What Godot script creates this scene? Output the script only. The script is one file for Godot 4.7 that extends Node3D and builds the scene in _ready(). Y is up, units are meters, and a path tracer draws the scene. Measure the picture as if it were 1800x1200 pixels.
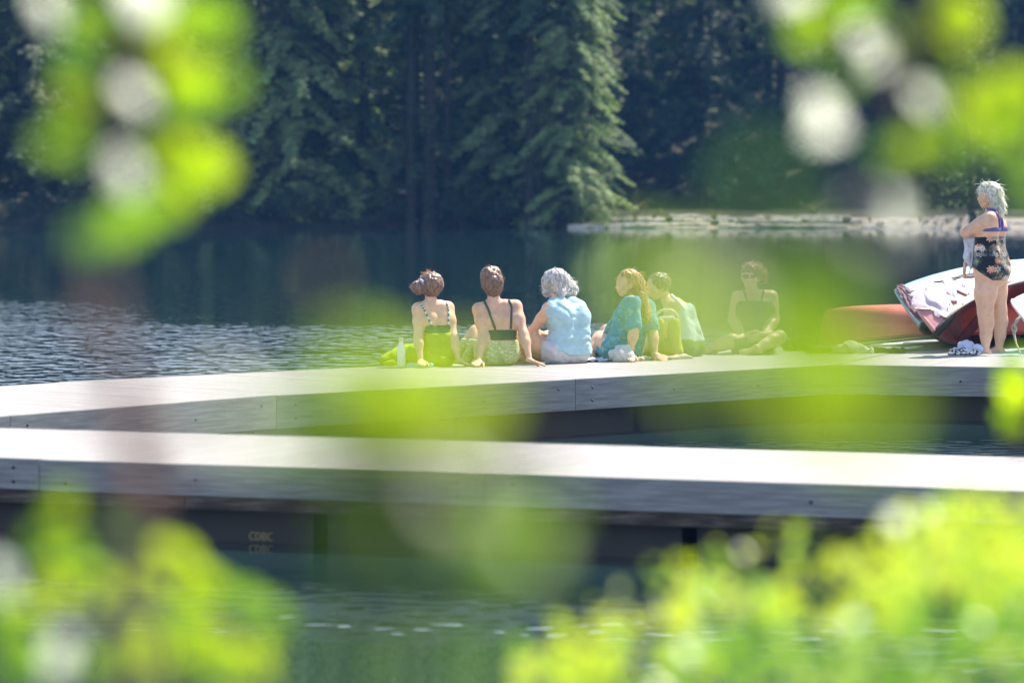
extends Node3D

const FPX := 8000.0            # focal length of the photograph's lens in its own pixels (1800 wide)
const EYE := Vector3(0, 2.56, 0)
const DECK := 0.5
var look_basis: Basis
var names := {}
var rng := RandomNumberGenerator.new()
var M := {}

# ---------------------------------------------------------------- measuring the photograph
func ray(px: float, py: float) -> Vector3:
	return look_basis * Vector3((px - 900.0) / FPX, -(py - 600.0) / FPX, -1.0)

func at(px: float, py: float, d: float) -> Vector3:
	return EYE + ray(px, py) * d

func ground(px: float, py: float, h: float) -> Vector3:
	var r := ray(px, py)
	return EYE + r * ((h - EYE.y) / r.y)

# ---------------------------------------------------------------- naming
func numbered(called: String) -> String:
	if not names.has(called):
		names[called] = 0
		return called
	names[called] += 1
	return "%s_%03d" % [called, names[called]]

func tag(o: Node, label: String, category := "", group := "", kind := "") -> void:
	if label: o.set_meta("label", label)
	if category: o.set_meta("category", category)
	if group: o.set_meta("group", group)
	if kind: o.set_meta("kind", kind)

func thing(called: String, label: String, category: String, pos := Vector3.ZERO, group := "", kind := "") -> Node3D:
	var o := Node3D.new()
	o.name = numbered(called)
	add_child(o)
	o.position = pos
	tag(o, label, category, group, kind)
	return o

func put(called: String, mesh: Mesh, m: Material, parent: Node3D = null, xf := Transform3D()) -> MeshInstance3D:
	var o := MeshInstance3D.new()
	o.mesh = mesh
	o.material_override = m
	if parent == null:
		o.name = numbered(called)
		add_child(o)
	else:
		var n := 0
		var key := "%d/%s" % [parent.get_instance_id(), called]
		n = names.get(key, -1) + 1
		names[key] = n
		o.name = called if n == 0 else "%s_%03d" % [called, n]
		parent.add_child(o, true)
	o.transform = xf
	return o

# ---------------------------------------------------------------- materials
func lin(r: float, g: float, b: float) -> Color:
	return Color(r, g, b).linear_to_srgb()

func mat(r: float, g: float, b: float, rough := 0.7, spec := 0.5) -> StandardMaterial3D:
	var m := StandardMaterial3D.new()
	m.albedo_color = lin(r, g, b)
	m.roughness = rough
	m.metallic_specular = spec
	return m

func noise_tex(freq: float, ramp: Array, seed_: int, size := 256, stretch := Vector3.ONE, oct := 4) -> NoiseTexture2D:
	var n := FastNoiseLite.new()
	n.seed = seed_
	n.frequency = freq
	n.fractal_octaves = oct
	var t := NoiseTexture2D.new()
	t.width = size
	t.height = size
	t.seamless = true
	t.noise = n
	var g := Gradient.new()
	var offs := PackedFloat32Array()
	var cols := PackedColorArray()
	for i in ramp.size():
		offs.append(ramp[i][0])
		cols.append(lin(ramp[i][1], ramp[i][2], ramp[i][3]))
	g.offsets = offs
	g.colors = cols
	t.color_ramp = g
	return t

func tri_mat(tex: Texture2D, scale: Vector3, rough := 0.8, spec := 0.4, world := false) -> StandardMaterial3D:
	var m := StandardMaterial3D.new()
	m.albedo_texture = tex
	m.uv1_triplanar = true
	m.uv1_world_triplanar = world
	m.uv1_scale = scale
	m.roughness = rough
	m.metallic_specular = spec
	return m

# ---------------------------------------------------------------- a buffer of triangles
class Buf:
	var v := PackedVector3Array()
	var n := PackedVector3Array()
	var c := PackedColorArray()
	var uv := PackedVector2Array()
	var i := PackedInt32Array()
	var tint := Color.WHITE
	func vert(p: Vector3, nn: Vector3, t := Vector2.ZERO) -> int:
		v.append(p); n.append(nn); c.append(tint); uv.append(t)
		return v.size() - 1
	func tri(a: int, b: int, d: int) -> void:
		i.append(a); i.append(b); i.append(d)
	func flat(p: Vector3, q: Vector3, r: Vector3) -> void:
		var nn := (r - p).cross(q - p).normalized()
		var a := vert(p, nn); var b := vert(q, nn); var d := vert(r, nn)
		tri(a, b, d)
	func quad(p: Vector3, q: Vector3, r: Vector3, s: Vector3) -> void:
		var nn := (r - p).cross(q - p).normalized()
		var a := vert(p, nn, Vector2(0, 0)); var b := vert(q, nn, Vector2(1, 0)); var d := vert(r, nn, Vector2(1, 1)); var e := vert(s, nn, Vector2(0, 1))
		tri(a, b, d); tri(a, d, e)
	# a box with chamfered long edges, centred on o, with half axes ax, ay, az
	func box(o: Vector3, ax: Vector3, ay: Vector3, az: Vector3, bev := 0.0) -> void:
		if bev <= 0.0:
			for s in [1.0, -1.0]:
				quad(o + s * ax - ay - az, o + s * ax + ay - az, o + s * ax + ay + az, o + s * ax - ay + az) if s < 0 else quad(o + ax - ay + az, o + ax + ay + az, o + ax + ay - az, o + ax - ay - az)
				quad(o + s * ay - ax - az, o + s * ay - ax + az, o + s * ay + ax + az, o + s * ay + ax - az) if s < 0 else quad(o + ay - ax - az, o + ay + ax - az, o + ay + ax + az, o + ay - ax + az)
				quad(o + s * az - ax - ay, o + s * az + ax - ay, o + s * az + ax + ay, o + s * az - ax + ay) if s > 0 else quad(o - az + ax - ay, o - az - ax - ay, o - az - ax + ay, o - az + ax + ay)
			return
		var ring := []
		var lx := ax.length(); var ly := ay.length()
		var fx := 1.0 - bev / lx; var fy := 1.0 - bev / ly
		for k in [[fx, 1.0], [1.0, fy], [1.0, -fy], [fx, -1.0], [-fx, -1.0], [-1.0, -fy], [-1.0, fy], [-fx, 1.0]]:
			ring.append(o + ax * k[0] + ay * k[1])
		for k in 8:
			var p: Vector3 = ring[k]; var q: Vector3 = ring[(k + 1) % 8]
			quad(p - az, q - az, q + az, p + az)
		for k in range(1, 7):
			flat(ring[0] + az, ring[k + 1] + az, ring[k] + az)
			flat(ring[0] - az, ring[k] - az, ring[k + 1] - az)
	# a tube through points with a radius at each
	func tube(pts: Array, rad: Array, sides := 8, caps := true) -> void:
		var m := pts.size()
		var first := v.size()
		var up := Vector3.UP
		var prev := Vector3.ZERO
		for k in m:
			var p: Vector3 = pts[k]
			var t: Vector3 = ((pts[mini(k + 1, m - 1)] as Vector3) - (pts[maxi(k - 1, 0)] as Vector3)).normalized()
			var side: Vector3
			if k == 0:
				side = t.cross(Vector3.UP if absf(t.y) < 0.9 else Vector3.RIGHT).normalized()
			else:
				side = (prev - t * prev.dot(t)).normalized()
			prev = side
			var other := t.cross(side).normalized()
			var r: float = rad[mini(k, rad.size() - 1)]
			for s in sides:
				var a := TAU * s / sides
				var d := side * cos(a) + other * sin(a)
				vert(p + d * r, d, Vector2(float(s) / sides, float(k)))
		for k in m - 1:
			for s in sides:
				var a := first + k * sides + s
				var b := first + k * sides + (s + 1) % sides
				tri(a, b, b + sides); tri(a, b + sides, a + sides)
		if caps:
			for e in [0, m - 1]:
				var t2: Vector3 = (pts[0] as Vector3) - (pts[1] as Vector3) if e == 0 else (pts[m - 1] as Vector3) - (pts[m - 2] as Vector3)
				var cc := vert(pts[e], t2.normalized())
				for s in sides:
					tri(cc, first + e * sides + s, first + e * sides + (s + 1) % sides)
	func mesh() -> ArrayMesh:
		for t in range(0, i.size(), 3):
			var p := v[i[t]]
			if (v[i[t + 2]] - p).cross(v[i[t + 1]] - p).dot(n[i[t]] + n[i[t + 1]] + n[i[t + 2]]) < 0.0:
				var w := i[t + 1]
				i[t + 1] = i[t + 2]
				i[t + 2] = w
		var a := []
		a.resize(Mesh.ARRAY_MAX)
		a[Mesh.ARRAY_VERTEX] = v
		a[Mesh.ARRAY_NORMAL] = n
		a[Mesh.ARRAY_COLOR] = c
		a[Mesh.ARRAY_TEX_UV] = uv
		a[Mesh.ARRAY_INDEX] = i
		var m := ArrayMesh.new()
		m.add_surface_from_arrays(Mesh.PRIMITIVE_TRIANGLES, a)
		return m

# ---------------------------------------------------------------- smooth bodies: tapered capsules joined by a smooth minimum, meshed as surface nets
class Field:
	var lo: Vector3
	var c: float
	var k: float
	var nx: int
	var ny: int
	var nz: int
	var S := PackedFloat32Array()
	func _init(bones: Array, cell: float, kk: float, pad := 0.0) -> void:
		c = cell; k = kk
		var l := Vector3.ONE * 1e9
		var h := -l
		for b in bones:
			var m: float = maxf(b[2], b[3]) + k * 2.0 + cell * 2.0 + pad
			l = l.min((b[0] as Vector3).min(b[1]) - Vector3.ONE * m)
			h = h.max((b[0] as Vector3).max(b[1]) + Vector3.ONE * m)
		lo = l
		nx = int((h.x - l.x) / c) + 2; ny = int((h.y - l.y) / c) + 2; nz = int((h.z - l.z) / c) + 2
		S.resize(nx * ny * nz)
		for b in bones:
			add(b[0], b[1], b[2], b[3])
		for q in S.size():
			var s := S[q]
			S[q] = -k * log(s) if s > 1e-7 else 1.0
	func add(a: Vector3, b: Vector3, ra: float, rb: float) -> void:
		var m := maxf(ra, rb) + 5.0 * k
		var l := (a.min(b) - Vector3.ONE * m - lo) / c
		var h := (a.max(b) + Vector3.ONE * m - lo) / c
		var x0 := maxi(0, int(l.x)); var x1 := mini(nx - 1, int(h.x) + 1)
		var y0 := maxi(0, int(l.y)); var y1 := mini(ny - 1, int(h.y) + 1)
		var z0 := maxi(0, int(l.z)); var z1 := mini(nz - 1, int(h.z) + 1)
		var ab := b - a
		var il := 1.0 / maxf(ab.length_squared(), 1e-9)
		var ik := -1.0 / k
		var lim := 5.0 * k
		var dr := rb - ra
		for z in range(z0, z1 + 1):
			for y in range(y0, y1 + 1):
				var row := (z * ny + y) * nx
				var p := Vector3(lo.x + x0 * c, lo.y + y * c, lo.z + z * c) - a
				for x in range(x0, x1 + 1):
					var t := clampf(p.dot(ab) * il, 0.0, 1.0)
					var d := (p - ab * t).length() - ra - dr * t
					if d < lim:
						S[row + x] += exp(maxf(d, -0.2) * ik)
					p.x += c
	# mask(p) > 0 cuts away; bump(p) moves the surface out
	func carve(mask, bump) -> void:
		for z in nz:
			for y in ny:
				var row := (z * ny + y) * nx
				for x in nx:
					var s := S[row + x]
					if s < 0.06:
						var p := lo + Vector3(x, y, z) * c
						if bump != null:
							s -= (bump as Callable).call(p)
						if mask != null:
							s = maxf(s, (mask as Callable).call(p))
						S[row + x] = s
	func nets(out: Buf) -> void:
		var cellv := {}
		var sx := 1; var sy := nx; var sz := nx * ny
		var st := [1, nx, nx * ny]
		for z in range(1, nz - 1):
			for y in range(1, ny - 1):
				var row := (z * ny + y) * nx
				for x in range(1, nx - 1):
					var q := row + x
					var s0 := S[q]
					var in0 := s0 < 0.0
					if in0 != (S[q + 1] < 0.0):
						face(out, cellv, q, q - sy, q - sy - sz, q - sz, in0)
					if in0 != (S[q + sy] < 0.0):
						face(out, cellv, q, q - sz, q - sz - sx, q - sx, in0)
					if in0 != (S[q + sz] < 0.0):
						face(out, cellv, q, q - sx, q - sx - sy, q - sy, in0)
	func face(out: Buf, cv: Dictionary, q0: int, q1: int, q2: int, q3: int, flip: bool) -> void:
		var a := cell(out, cv, q0); var b := cell(out, cv, q1); var d := cell(out, cv, q2); var e := cell(out, cv, q3)
		if flip:
			out.tri(a, b, d); out.tri(a, d, e)
		else:
			out.tri(a, d, b); out.tri(a, e, d)
	func cell(out: Buf, cv: Dictionary, q: int) -> int:
		if cv.has(q): return cv[q]
		var x := q % nx; var y := (q / nx) % ny; var z := q / (nx * ny)
		var f := PackedFloat32Array()
		f.resize(8)
		for j in 8:
			f[j] = S[q + (j & 1) + ((j >> 1) & 1) * nx + (j >> 2) * nx * ny]
		var sum := Vector3.ZERO
		var cnt := 0
		for j in 8:
			for ax in 3:
				var b := 1 << ax
				if j & b: continue
				var fa := f[j]; var fb := f[j | b]
				if (fa < 0.0) != (fb < 0.0):
					var t := fa / (fa - fb)
					var p := Vector3(j & 1, (j >> 1) & 1, j >> 2)
					p[ax] += t
					sum += p
					cnt += 1
		sum = sum / maxi(cnt, 1)
		var g := Vector3(f[1] + f[3] + f[5] + f[7] - f[0] - f[2] - f[4] - f[6], f[2] + f[3] + f[6] + f[7] - f[0] - f[1] - f[4] - f[5], f[4] + f[5] + f[6] + f[7] - f[0] - f[1] - f[2] - f[3])
		var id := out.vert(lo + (Vector3(x, y, z) + sum) * c, g.normalized())
		cv[q] = id
		return id

func solid(bones: Array, cell: float, k: float, out: Buf = null, mask = null, bump = null, pad := 0.0) -> Buf:
	var b := out if out else Buf.new()
	var f := Field.new(bones, cell, k, pad)
	if mask != null or bump != null:
		f.carve(mask, bump)
	f.nets(b)
	return b

# distance to the smooth union of bones, for laying straps and strands on a surface
func field_at(bones: Array, p: Vector3, k := 0.018) -> float:
	var s := 0.0
	for b in bones:
		var a: Vector3 = b[0]
		var ab: Vector3 = b[1] - a
		var t := clampf((p - a).dot(ab) / maxf(ab.length_squared(), 1e-9), 0.0, 1.0)
		s += exp(-maxf((p - a - ab * t).length() - lerpf(b[2], b[3], t), -0.2) / k)
	return -k * log(maxf(s, 1e-12))

func on_surface(bones: Array, px: float, py: float, near_d: float, far_d: float, lift := 0.004) -> Vector3:
	var d := near_d
	while d < far_d:
		var p := at(px, py, d)
		var f := field_at(bones, p)
		if f < lift: return p
		d += maxf(f * 0.7, 0.003)
	return at(px, py, (near_d + far_d) * 0.5)

func _ready() -> void:
	rng.seed = 77
	# ------------------------------------------------ camera
	look_basis = Basis(Vector3.RIGHT, -atan(360.0 / FPX))
	var cam := Camera3D.new()
	cam.name = "camera"
	cam.fov = rad_to_deg(2.0 * atan(600.0 / FPX)) * 1.0
	cam.near = 0.1
	cam.far = 900.0
	cam.position = EYE
	cam.basis = look_basis
	var lens := CameraAttributesPhysical.new()
	lens.frustum_focal_length = 160.0
	lens.frustum_focus_distance = 41.5
	lens.exposure_aperture = 160.0 / 66.0
	add_child(cam)
	cam.attributes = lens
	cam.fov = rad_to_deg(2.0 * atan(600.0 / FPX))
	cam.current = true
	# ------------------------------------------------ sky, sun, exposure
	var we := WorldEnvironment.new()
	we.name = "world_environment"
	var env := Environment.new()
	env.background_mode = Environment.BG_SKY
	var sky := Sky.new()
	var sm := ProceduralSkyMaterial.new()
	sm.sky_top_color = Color(0.30, 0.45, 0.68)
	sm.sky_horizon_color = Color(0.90, 0.94, 0.97)
	sm.sky_curve = 0.36
	sm.ground_bottom_color = Color(0.12, 0.15, 0.13)
	sm.ground_horizon_color = Color(0.35, 0.42, 0.42)
	sm.sky_energy_multiplier = 1.0
	sky.sky_material = sm
	env.sky = sky
	env.tonemap_mode = Environment.TONE_MAPPER_LINEAR
	env.tonemap_exposure = 2.55
	env.sdfgi_enabled = true
	env.ssao_enabled = true
	env.ssil_enabled = true
	env.fog_enabled = true
	env.fog_density = 0.00030
	env.fog_light_color = Color(0.44, 0.70, 1.0)
	we.environment = env
	add_child(we)
	var sun := DirectionalLight3D.new()
	sun.name = "sun"
	sun.light_energy = 1.6
	sun.light_color = Color(1.0, 0.96, 0.89)
	sun.light_angular_distance = 0.5
	sun.shadow_enabled = true
	var s := Vector3(0.39, 0.85, -0.43).normalized()
	sun.look_at_from_position(Vector3.ZERO, -s, Vector3.UP)
	add_child(sun)
	# ------------------------------------------------ the place
	make_materials()
	build_land()
	build_water()
	build_forest()
	build_beach()
	build_docks()
	build_canoes()
	build_people()
	build_belongings()
	build_foreground()

func make_materials() -> void:
	M.plank = []
	for k in 5:
		var v: float = [0.270, 0.278, 0.288, 0.274, 0.265][k]
		var t := noise_tex(0.02, [[0.25, v * 0.84, v * 0.79, v * 0.76], [0.5, v, v * 0.94, v * 0.90], [0.8, v * 1.06, v * 1.0, v * 0.96]], 10 + k, 256, Vector3.ONE, 5)
		M.plank.append(tri_mat(t, Vector3(9.0, 9.0, 0.7), 0.75, 0.4))
	var ft := noise_tex(0.012, [[0.2, 0.155, 0.155, 0.152], [0.42, 0.185, 0.185, 0.182], [0.6, 0.205, 0.205, 0.20], [0.85, 0.245, 0.245, 0.24]], 31, 512, Vector3.ONE, 6)
	M.fascia = tri_mat(ft, Vector3(0.35, 5.0, 5.0), 0.8, 0.35)
	var bt := noise_tex(0.015, [[0.2, 0.035, 0.028, 0.022], [0.6, 0.075, 0.06, 0.048], [0.85, 0.12, 0.10, 0.085]], 33, 512, Vector3.ONE, 6)
	M.brown = tri_mat(bt, Vector3(0.4, 3.4, 3.4), 0.85, 0.3)
	M.float = mat(0.012, 0.013, 0.014, 0.55)
	M.bolt = mat(0.02, 0.02, 0.022, 0.5)
	var kt := noise_tex(0.03, [[0.2, 0.015, 0.013, 0.012], [0.6, 0.035, 0.03, 0.026], [0.9, 0.07, 0.06, 0.05]], 40, 256)
	M.bark = tri_mat(kt, Vector3(1.4, 0.5, 1.4), 0.95, 0.2)
	M.leafy = StandardMaterial3D.new()
	M.leafy.vertex_color_use_as_albedo = true
	M.leafy.roughness = 0.62
	M.leafy.metallic_specular = 0.38
	M.leafy.backlight_enabled = true
	M.leafy.backlight = lin(0.7, 0.78, 0.45)
	var dt := noise_tex(0.02, [[0.2, 0.17, 0.15, 0.125], [0.5, 0.34, 0.315, 0.28], [0.85, 0.50, 0.47, 0.43]], 44, 256)
	M.drift = tri_mat(dt, Vector3(0.6, 3.0, 3.0), 0.85, 0.3)
	var gt := noise_tex(0.02, [[0.2, 0.012, 0.014, 0.010], [0.6, 0.025, 0.027, 0.018], [0.9, 0.05, 0.045, 0.032]], 45, 256)
	M.soil = tri_mat(gt, Vector3(0.3, 0.3, 0.3), 0.95, 0.2, true)

func grid_land(called: String, x0: float, x1: float, z0: float, z1: float, nx: int, nz: int, h: Callable, m: Material) -> void:
	var b := Buf.new()
	for j in nz + 1:
		for i in nx + 1:
			var x := lerpf(x0, x1, float(i) / nx)
			var z := lerpf(z0, z1, float(j) / nz)
			var e := 0.3
			var y: float = h.call(x, z)
			var nn := Vector3(y - h.call(x + e, z), e, y - h.call(x, z + e)).normalized()
			b.vert(Vector3(x, y, z), nn, Vector2(x, z))
	for j in nz:
		for i in nx:
			var a := j * (nx + 1) + i
			b.tri(a, a + nx + 1, a + 1); b.tri(a + 1, a + nx + 1, a + nx + 2)
	var o := put(called, b.mesh(), m)
	tag(o, {"ground": "dark ground lying under the lake and out to the horizon", "forest_floor": "dark forest floor rising behind the far shore", "near_shore": "earthy bank in front of the lake, under the leaves"}[called], "ground", "", "structure")

func shore_z(x: float) -> float:
	# where the far shore meets the water: the wooded point on the left, the bay with the beach on the right
	return -126.5 - 1.2 * sin(x * 0.21 + 1.0) - (0.0 if x < 2.0 else 0.6)

func build_land() -> void:
	var n := FastNoiseLite.new()
	n.seed = 5
	n.frequency = 0.08
	grid_land("ground", -600, 600, -620, 120, 8, 8, func(x, z): return -2.5, M.soil)
	grid_land("forest_floor", -70, 70, -260, -122, 90, 90, func(x, z):
		var into: float = shore_z(x) - z
		var beach := 1.0 if x > 2.0 else clampf((x + 2.0) / 4.0, 0.0, 1.0)
		var wall := maxf(0.0, into - (22.0 if x > 2 else 6.0)) * 0.36
		return -0.5 + clampf(into, -2.0, 4.0) * lerpf(0.35, 0.18, beach) + wall + 0.15 * n.get_noise_2d(x * 3.0, z * 3.0), M.soil)
	grid_land("near_shore", -40, 40, -14, 40, 40, 40, func(x, z): return clampf((z + 12.0) * 0.085, -0.4, 1.3) + 0.08 * n.get_noise_2d(x * 6.0, z * 6.0), M.soil)

func build_water() -> void:
	# one normal map over the visible lake, 32 m wide and 120 m long: calm, with a wind-rippled patch in front of the docks' far side
	var w := 1024
	var hgt := 2048
	var a := FastNoiseLite.new()
	a.seed = 3; a.frequency = 1.0; a.fractal_octaves = 2; a.noise_type = FastNoiseLite.TYPE_SIMPLEX
	var big := FastNoiseLite.new()
	big.seed = 8; big.frequency = 0.12; big.fractal_octaves = 2
	var H := PackedFloat32Array()
	H.resize(w * hgt)
	for j in hgt:
		var z := -10.0 - 120.0 * (j + 0.5) / hgt
		var d := -z
		var glit := smoothstep(41.0, 45.0, d) * (1.0 - smoothstep(76.0, 78.0, d))
		var near := 1.0 - smoothstep(24.0, 30.0, d)
		var calm := 0.0006 + 0.0012 * smoothstep(60.0, 70.0, d) * (1.0 - smoothstep(80.0, 120.0, d))
		for i in w:
			var x := 32.0 * (i + 0.5) / w - 16.0
			var amp := calm
			if glit > 0.0:
				var side := clampf(1.25 - (x / d * 8000.0 + 900.0) / 1150.0, 0.12, 1.0)
				var edge := 1.0 - smoothstep(52.0, 72.0, d + 9.0 * big.get_noise_2d(x * 0.7, 3.0))
				amp += 0.075 * glit * edge * side * clampf(0.75 + 1.3 * big.get_noise_2d(x * 0.5, z * 1.2), 0.15, 1.5)
			if near > 0.0:
				amp += 0.0045 * near * clampf(0.25 + 2.2 * big.get_noise_2d(x * 0.8 + 50.0, z * 4.0), 0.08, 1.4)
			elif d < 42.0:
				amp += 0.007 * clampf(0.5 + 1.6 * big.get_noise_2d(x + 90.0, z * 2.0), 0.1, 1.2)
			var far := glit > 0.0
			var q := a.get_noise_2d(x * (2.6 if far else 2.3), z * (1.45 if far else 3.4))
			H[j * w + i] = amp * (signf(q) * pow(absf(q), 1.25) + (0.22 if far else 0.40) * a.get_noise_2d(x * 3.2 + 40.0, z * (3.4 if far else 7.0)))
	var im := Image.create_empty(w, hgt, false, Image.FORMAT_RGBF)
	var ex := 32.0 / w
	var ez := 120.0 / hgt
	for j in hgt:
		var up := maxi(j - 1, 0)
		var dn := mini(j + 1, hgt - 1)
		for i in w:
			var sx := (H[j * w + (i + 1) % w] - H[j * w + (i + w - 1) % w]) / (2.0 * ex)
			var sz := (H[up * w + i] - H[dn * w + i]) / (2.0 * ez)
			var zz := 10.0 + 120.0 * (j + 0.5) / hgt
			if zz > 42.0 and zz < 75.0:
				sx = 0.12 * tanh(sx / 0.12)
				sz = 0.125 * tanh(sz / 0.03)
			im.set_pixel(i, j, Color(0.5 - 0.5 * sx, 0.5 - 0.5 * sz, 1.0))
	var b := Buf.new()
	# v runs with the distance, so +u is +x and +v is -z
	var zs := [20.0, -10.0, -130.0, -300.0]
	for k in 4:
		for x in [-200.0, 200.0]:
			b.vert(Vector3(x, 0, zs[k]), Vector3.UP, Vector2((x + 16.0) / 32.0, clampf((-10.0 - zs[k]) / 120.0, 0.001, 0.999)))
	for k in 3:
		b.tri(k * 2, k * 2 + 2, k * 2 + 1); b.tri(k * 2 + 1, k * 2 + 2, k * 2 + 3)
	var m := mat(0.008, 0.024, 0.027, 0.02, 0.56)
	m.normal_enabled = true
	m.normal_texture = ImageTexture.create_from_image(im)
	m.normal_scale = 1.0
	var o := put("lake_water", b.mesh(), m)
	tag(o, "calm dark lake reflecting the forest, rippled beyond the docks", "water", "", "structure")

# ---------------------------------------------------------------- forest
func bough_mesh(r: RandomNumberGenerator, length: float, hang: float, fans: int, fsize: float) -> ArrayMesh:
	var b := Buf.new()
	b.tint = Color(0.05, 0.042, 0.035)
	var axis := []
	for k in 6:
		var t := k / 5.0
		axis.append(Vector3(length * t, -hang * t * t * length + 0.06 * sin(t * 5.0), 0.12 * sin(t * 4.0 + length)))
	b.tube(axis, [0.03, 0.022, 0.016, 0.011, 0.006, 0.003], 3, false)
	for f in fans:
		var t := 0.08 + 0.92 * pow(r.randf(), 0.8)
		var fi := t * 5.0
		var k0 := mini(int(fi), 4)
		var o: Vector3 = (axis[k0] as Vector3).lerp(axis[k0 + 1], fi - k0)
		o += Vector3(r.randf_range(-0.12, 0.12), r.randf_range(-0.26, 0.10), r.randf_range(-0.30, 0.30)) * length / 2.4 * (1.0 - 0.5 * t)
		var sd := 1.0 if r.randf() < 0.5 else -1.0
		var dir := Vector3(0.55 + 0.5 * r.randf(), -0.15 - hang * r.randf() * 1.6, sd * (0.15 + 0.8 * r.randf())).normalized()
		var size := fsize * (0.6 + 0.7 * r.randf()) * (1.1 - 0.5 * t)
		var side := dir.cross(Vector3(r.randf_range(-0.4, 0.4), 1, r.randf_range(-0.4, 0.4))).normalized()
		var tone := 0.75 + 0.5 * r.randf()
		b.tint = Color(0.062 * tone + 0.02 * r.randf(), 0.118 * tone, 0.055 * tone)
		for l in 7:
			var ang := (l - 3) * 0.36 + r.randf_range(-0.1, 0.1)
			var ld := (dir * cos(ang) + side * sin(ang)).normalized()
			var ls := size * (1.0 - 0.12 * absf(l - 3)) * (0.75 + 0.4 * r.randf())
			var base := o + dir * size * 0.10 * absf(l - 3) * 0.6
			var wd := ld.cross(dir.cross(side)).normalized() * ls * 0.105
			var tip := base + ld * ls + Vector3(0, -0.10 * ls, 0)
			var mid := base + ld * ls * 0.5
			b.flat(base, mid + wd, mid - wd)
			b.flat(mid + wd, tip, mid - wd)
	return b.mesh()

var boughs := []
func conifer(called: String, label: String, group: String, pos: Vector3, height: float, rad: float, reach: float, low: float, dens: float, tone: Color, seed_: int) -> void:
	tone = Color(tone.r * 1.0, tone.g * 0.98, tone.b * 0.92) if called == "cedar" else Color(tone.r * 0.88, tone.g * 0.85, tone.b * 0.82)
	var r := RandomNumberGenerator.new()
	r.seed = seed_
	var o := thing(called, label, "tree", pos, group)
	var tb := Buf.new()
	var pts := []
	var rr := []
	var lean := Vector3(r.randf_range(-0.25, 0.25), 0, r.randf_range(-0.25, 0.25))
	for k in 9:
		var t := k / 8.0
		pts.append(Vector3(0, -0.5 + t * (height + 0.5), 0) + lean * t * t)
		rr.append(rad * (1.25 if k == 0 else 1.0) * pow(1.0 - t, 0.75) + 0.012)
	tb.tube(pts, rr, 10, false)
	put("trunk", tb.mesh(), M.bark, o)
	var mm := MultiMesh.new()
	mm.transform_format = MultiMesh.TRANSFORM_3D
	mm.use_colors = true
	var xf := []
	var y := low
	while y < height:
		var t := y / height
		var step := lerpf(0.13, 0.42, smoothstep(8.0, 13.0, y)) / dens
		var a := r.randf() * TAU
		var sc := reach * (1.0 - 0.9 * pow(t, 1.3)) * (0.7 + 0.5 * r.randf()) / 2.4
		sc = maxf(sc, 0.14) * (1.0 + 0.3 * smoothstep(8.0, 13.0, y))
		var bs := Basis(Vector3.UP, a) * Basis(Vector3.FORWARD, r.randf_range(-0.12, 0.3)) * Basis(Vector3.RIGHT, r.randf_range(-0.3, 0.3))
		xf.append(Transform3D(bs.scaled_local(Vector3.ONE * sc), Vector3(0, y, 0) + lean * t * t))
		y += step
	mm.mesh = boughs[6 + seed_ % 3] if called == "cedar" or seed_ % 3 == 0 else boughs[seed_ % 6]
	mm.instance_count = xf.size()
	for k in xf.size():
		mm.set_instance_transform(k, xf[k])
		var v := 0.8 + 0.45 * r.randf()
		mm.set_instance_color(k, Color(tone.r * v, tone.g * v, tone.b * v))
	var mi := MultiMeshInstance3D.new()
	mi.name = "crown"
	mi.multimesh = mm
	mi.material_override = M.leafy
	mi.set_meta("kind", "stuff")
	o.add_child(mi, true)

func place_label(x: float, z: float) -> String:
	var px := 900.0 + x / -z * FPX
	var depth := "at the front of" if z > -134.0 or (px > 1120 and z > -153.0) else "deeper in"
	var where := "beyond the left edge of the picture"
	if px > 0: where = "near its left edge"
	if px > 130: where = "behind the hanging leaves on the left"
	if px > 430: where = "left of the bare dark trunks"
	if px > 700: where = "behind the thickest bare trunk"
	if px > 830: where = "left of the sunlit cedar"
	if px > 1000: where = "behind the sunlit cedar"
	if px > 1110: where = "behind the left part of the beach"
	if px > 1350: where = "behind the hanging leaves on the right"
	if px > 1800: where = "beyond the right edge of the picture"
	return "dark conifer %s the forest, %s" % [depth, where]

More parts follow.
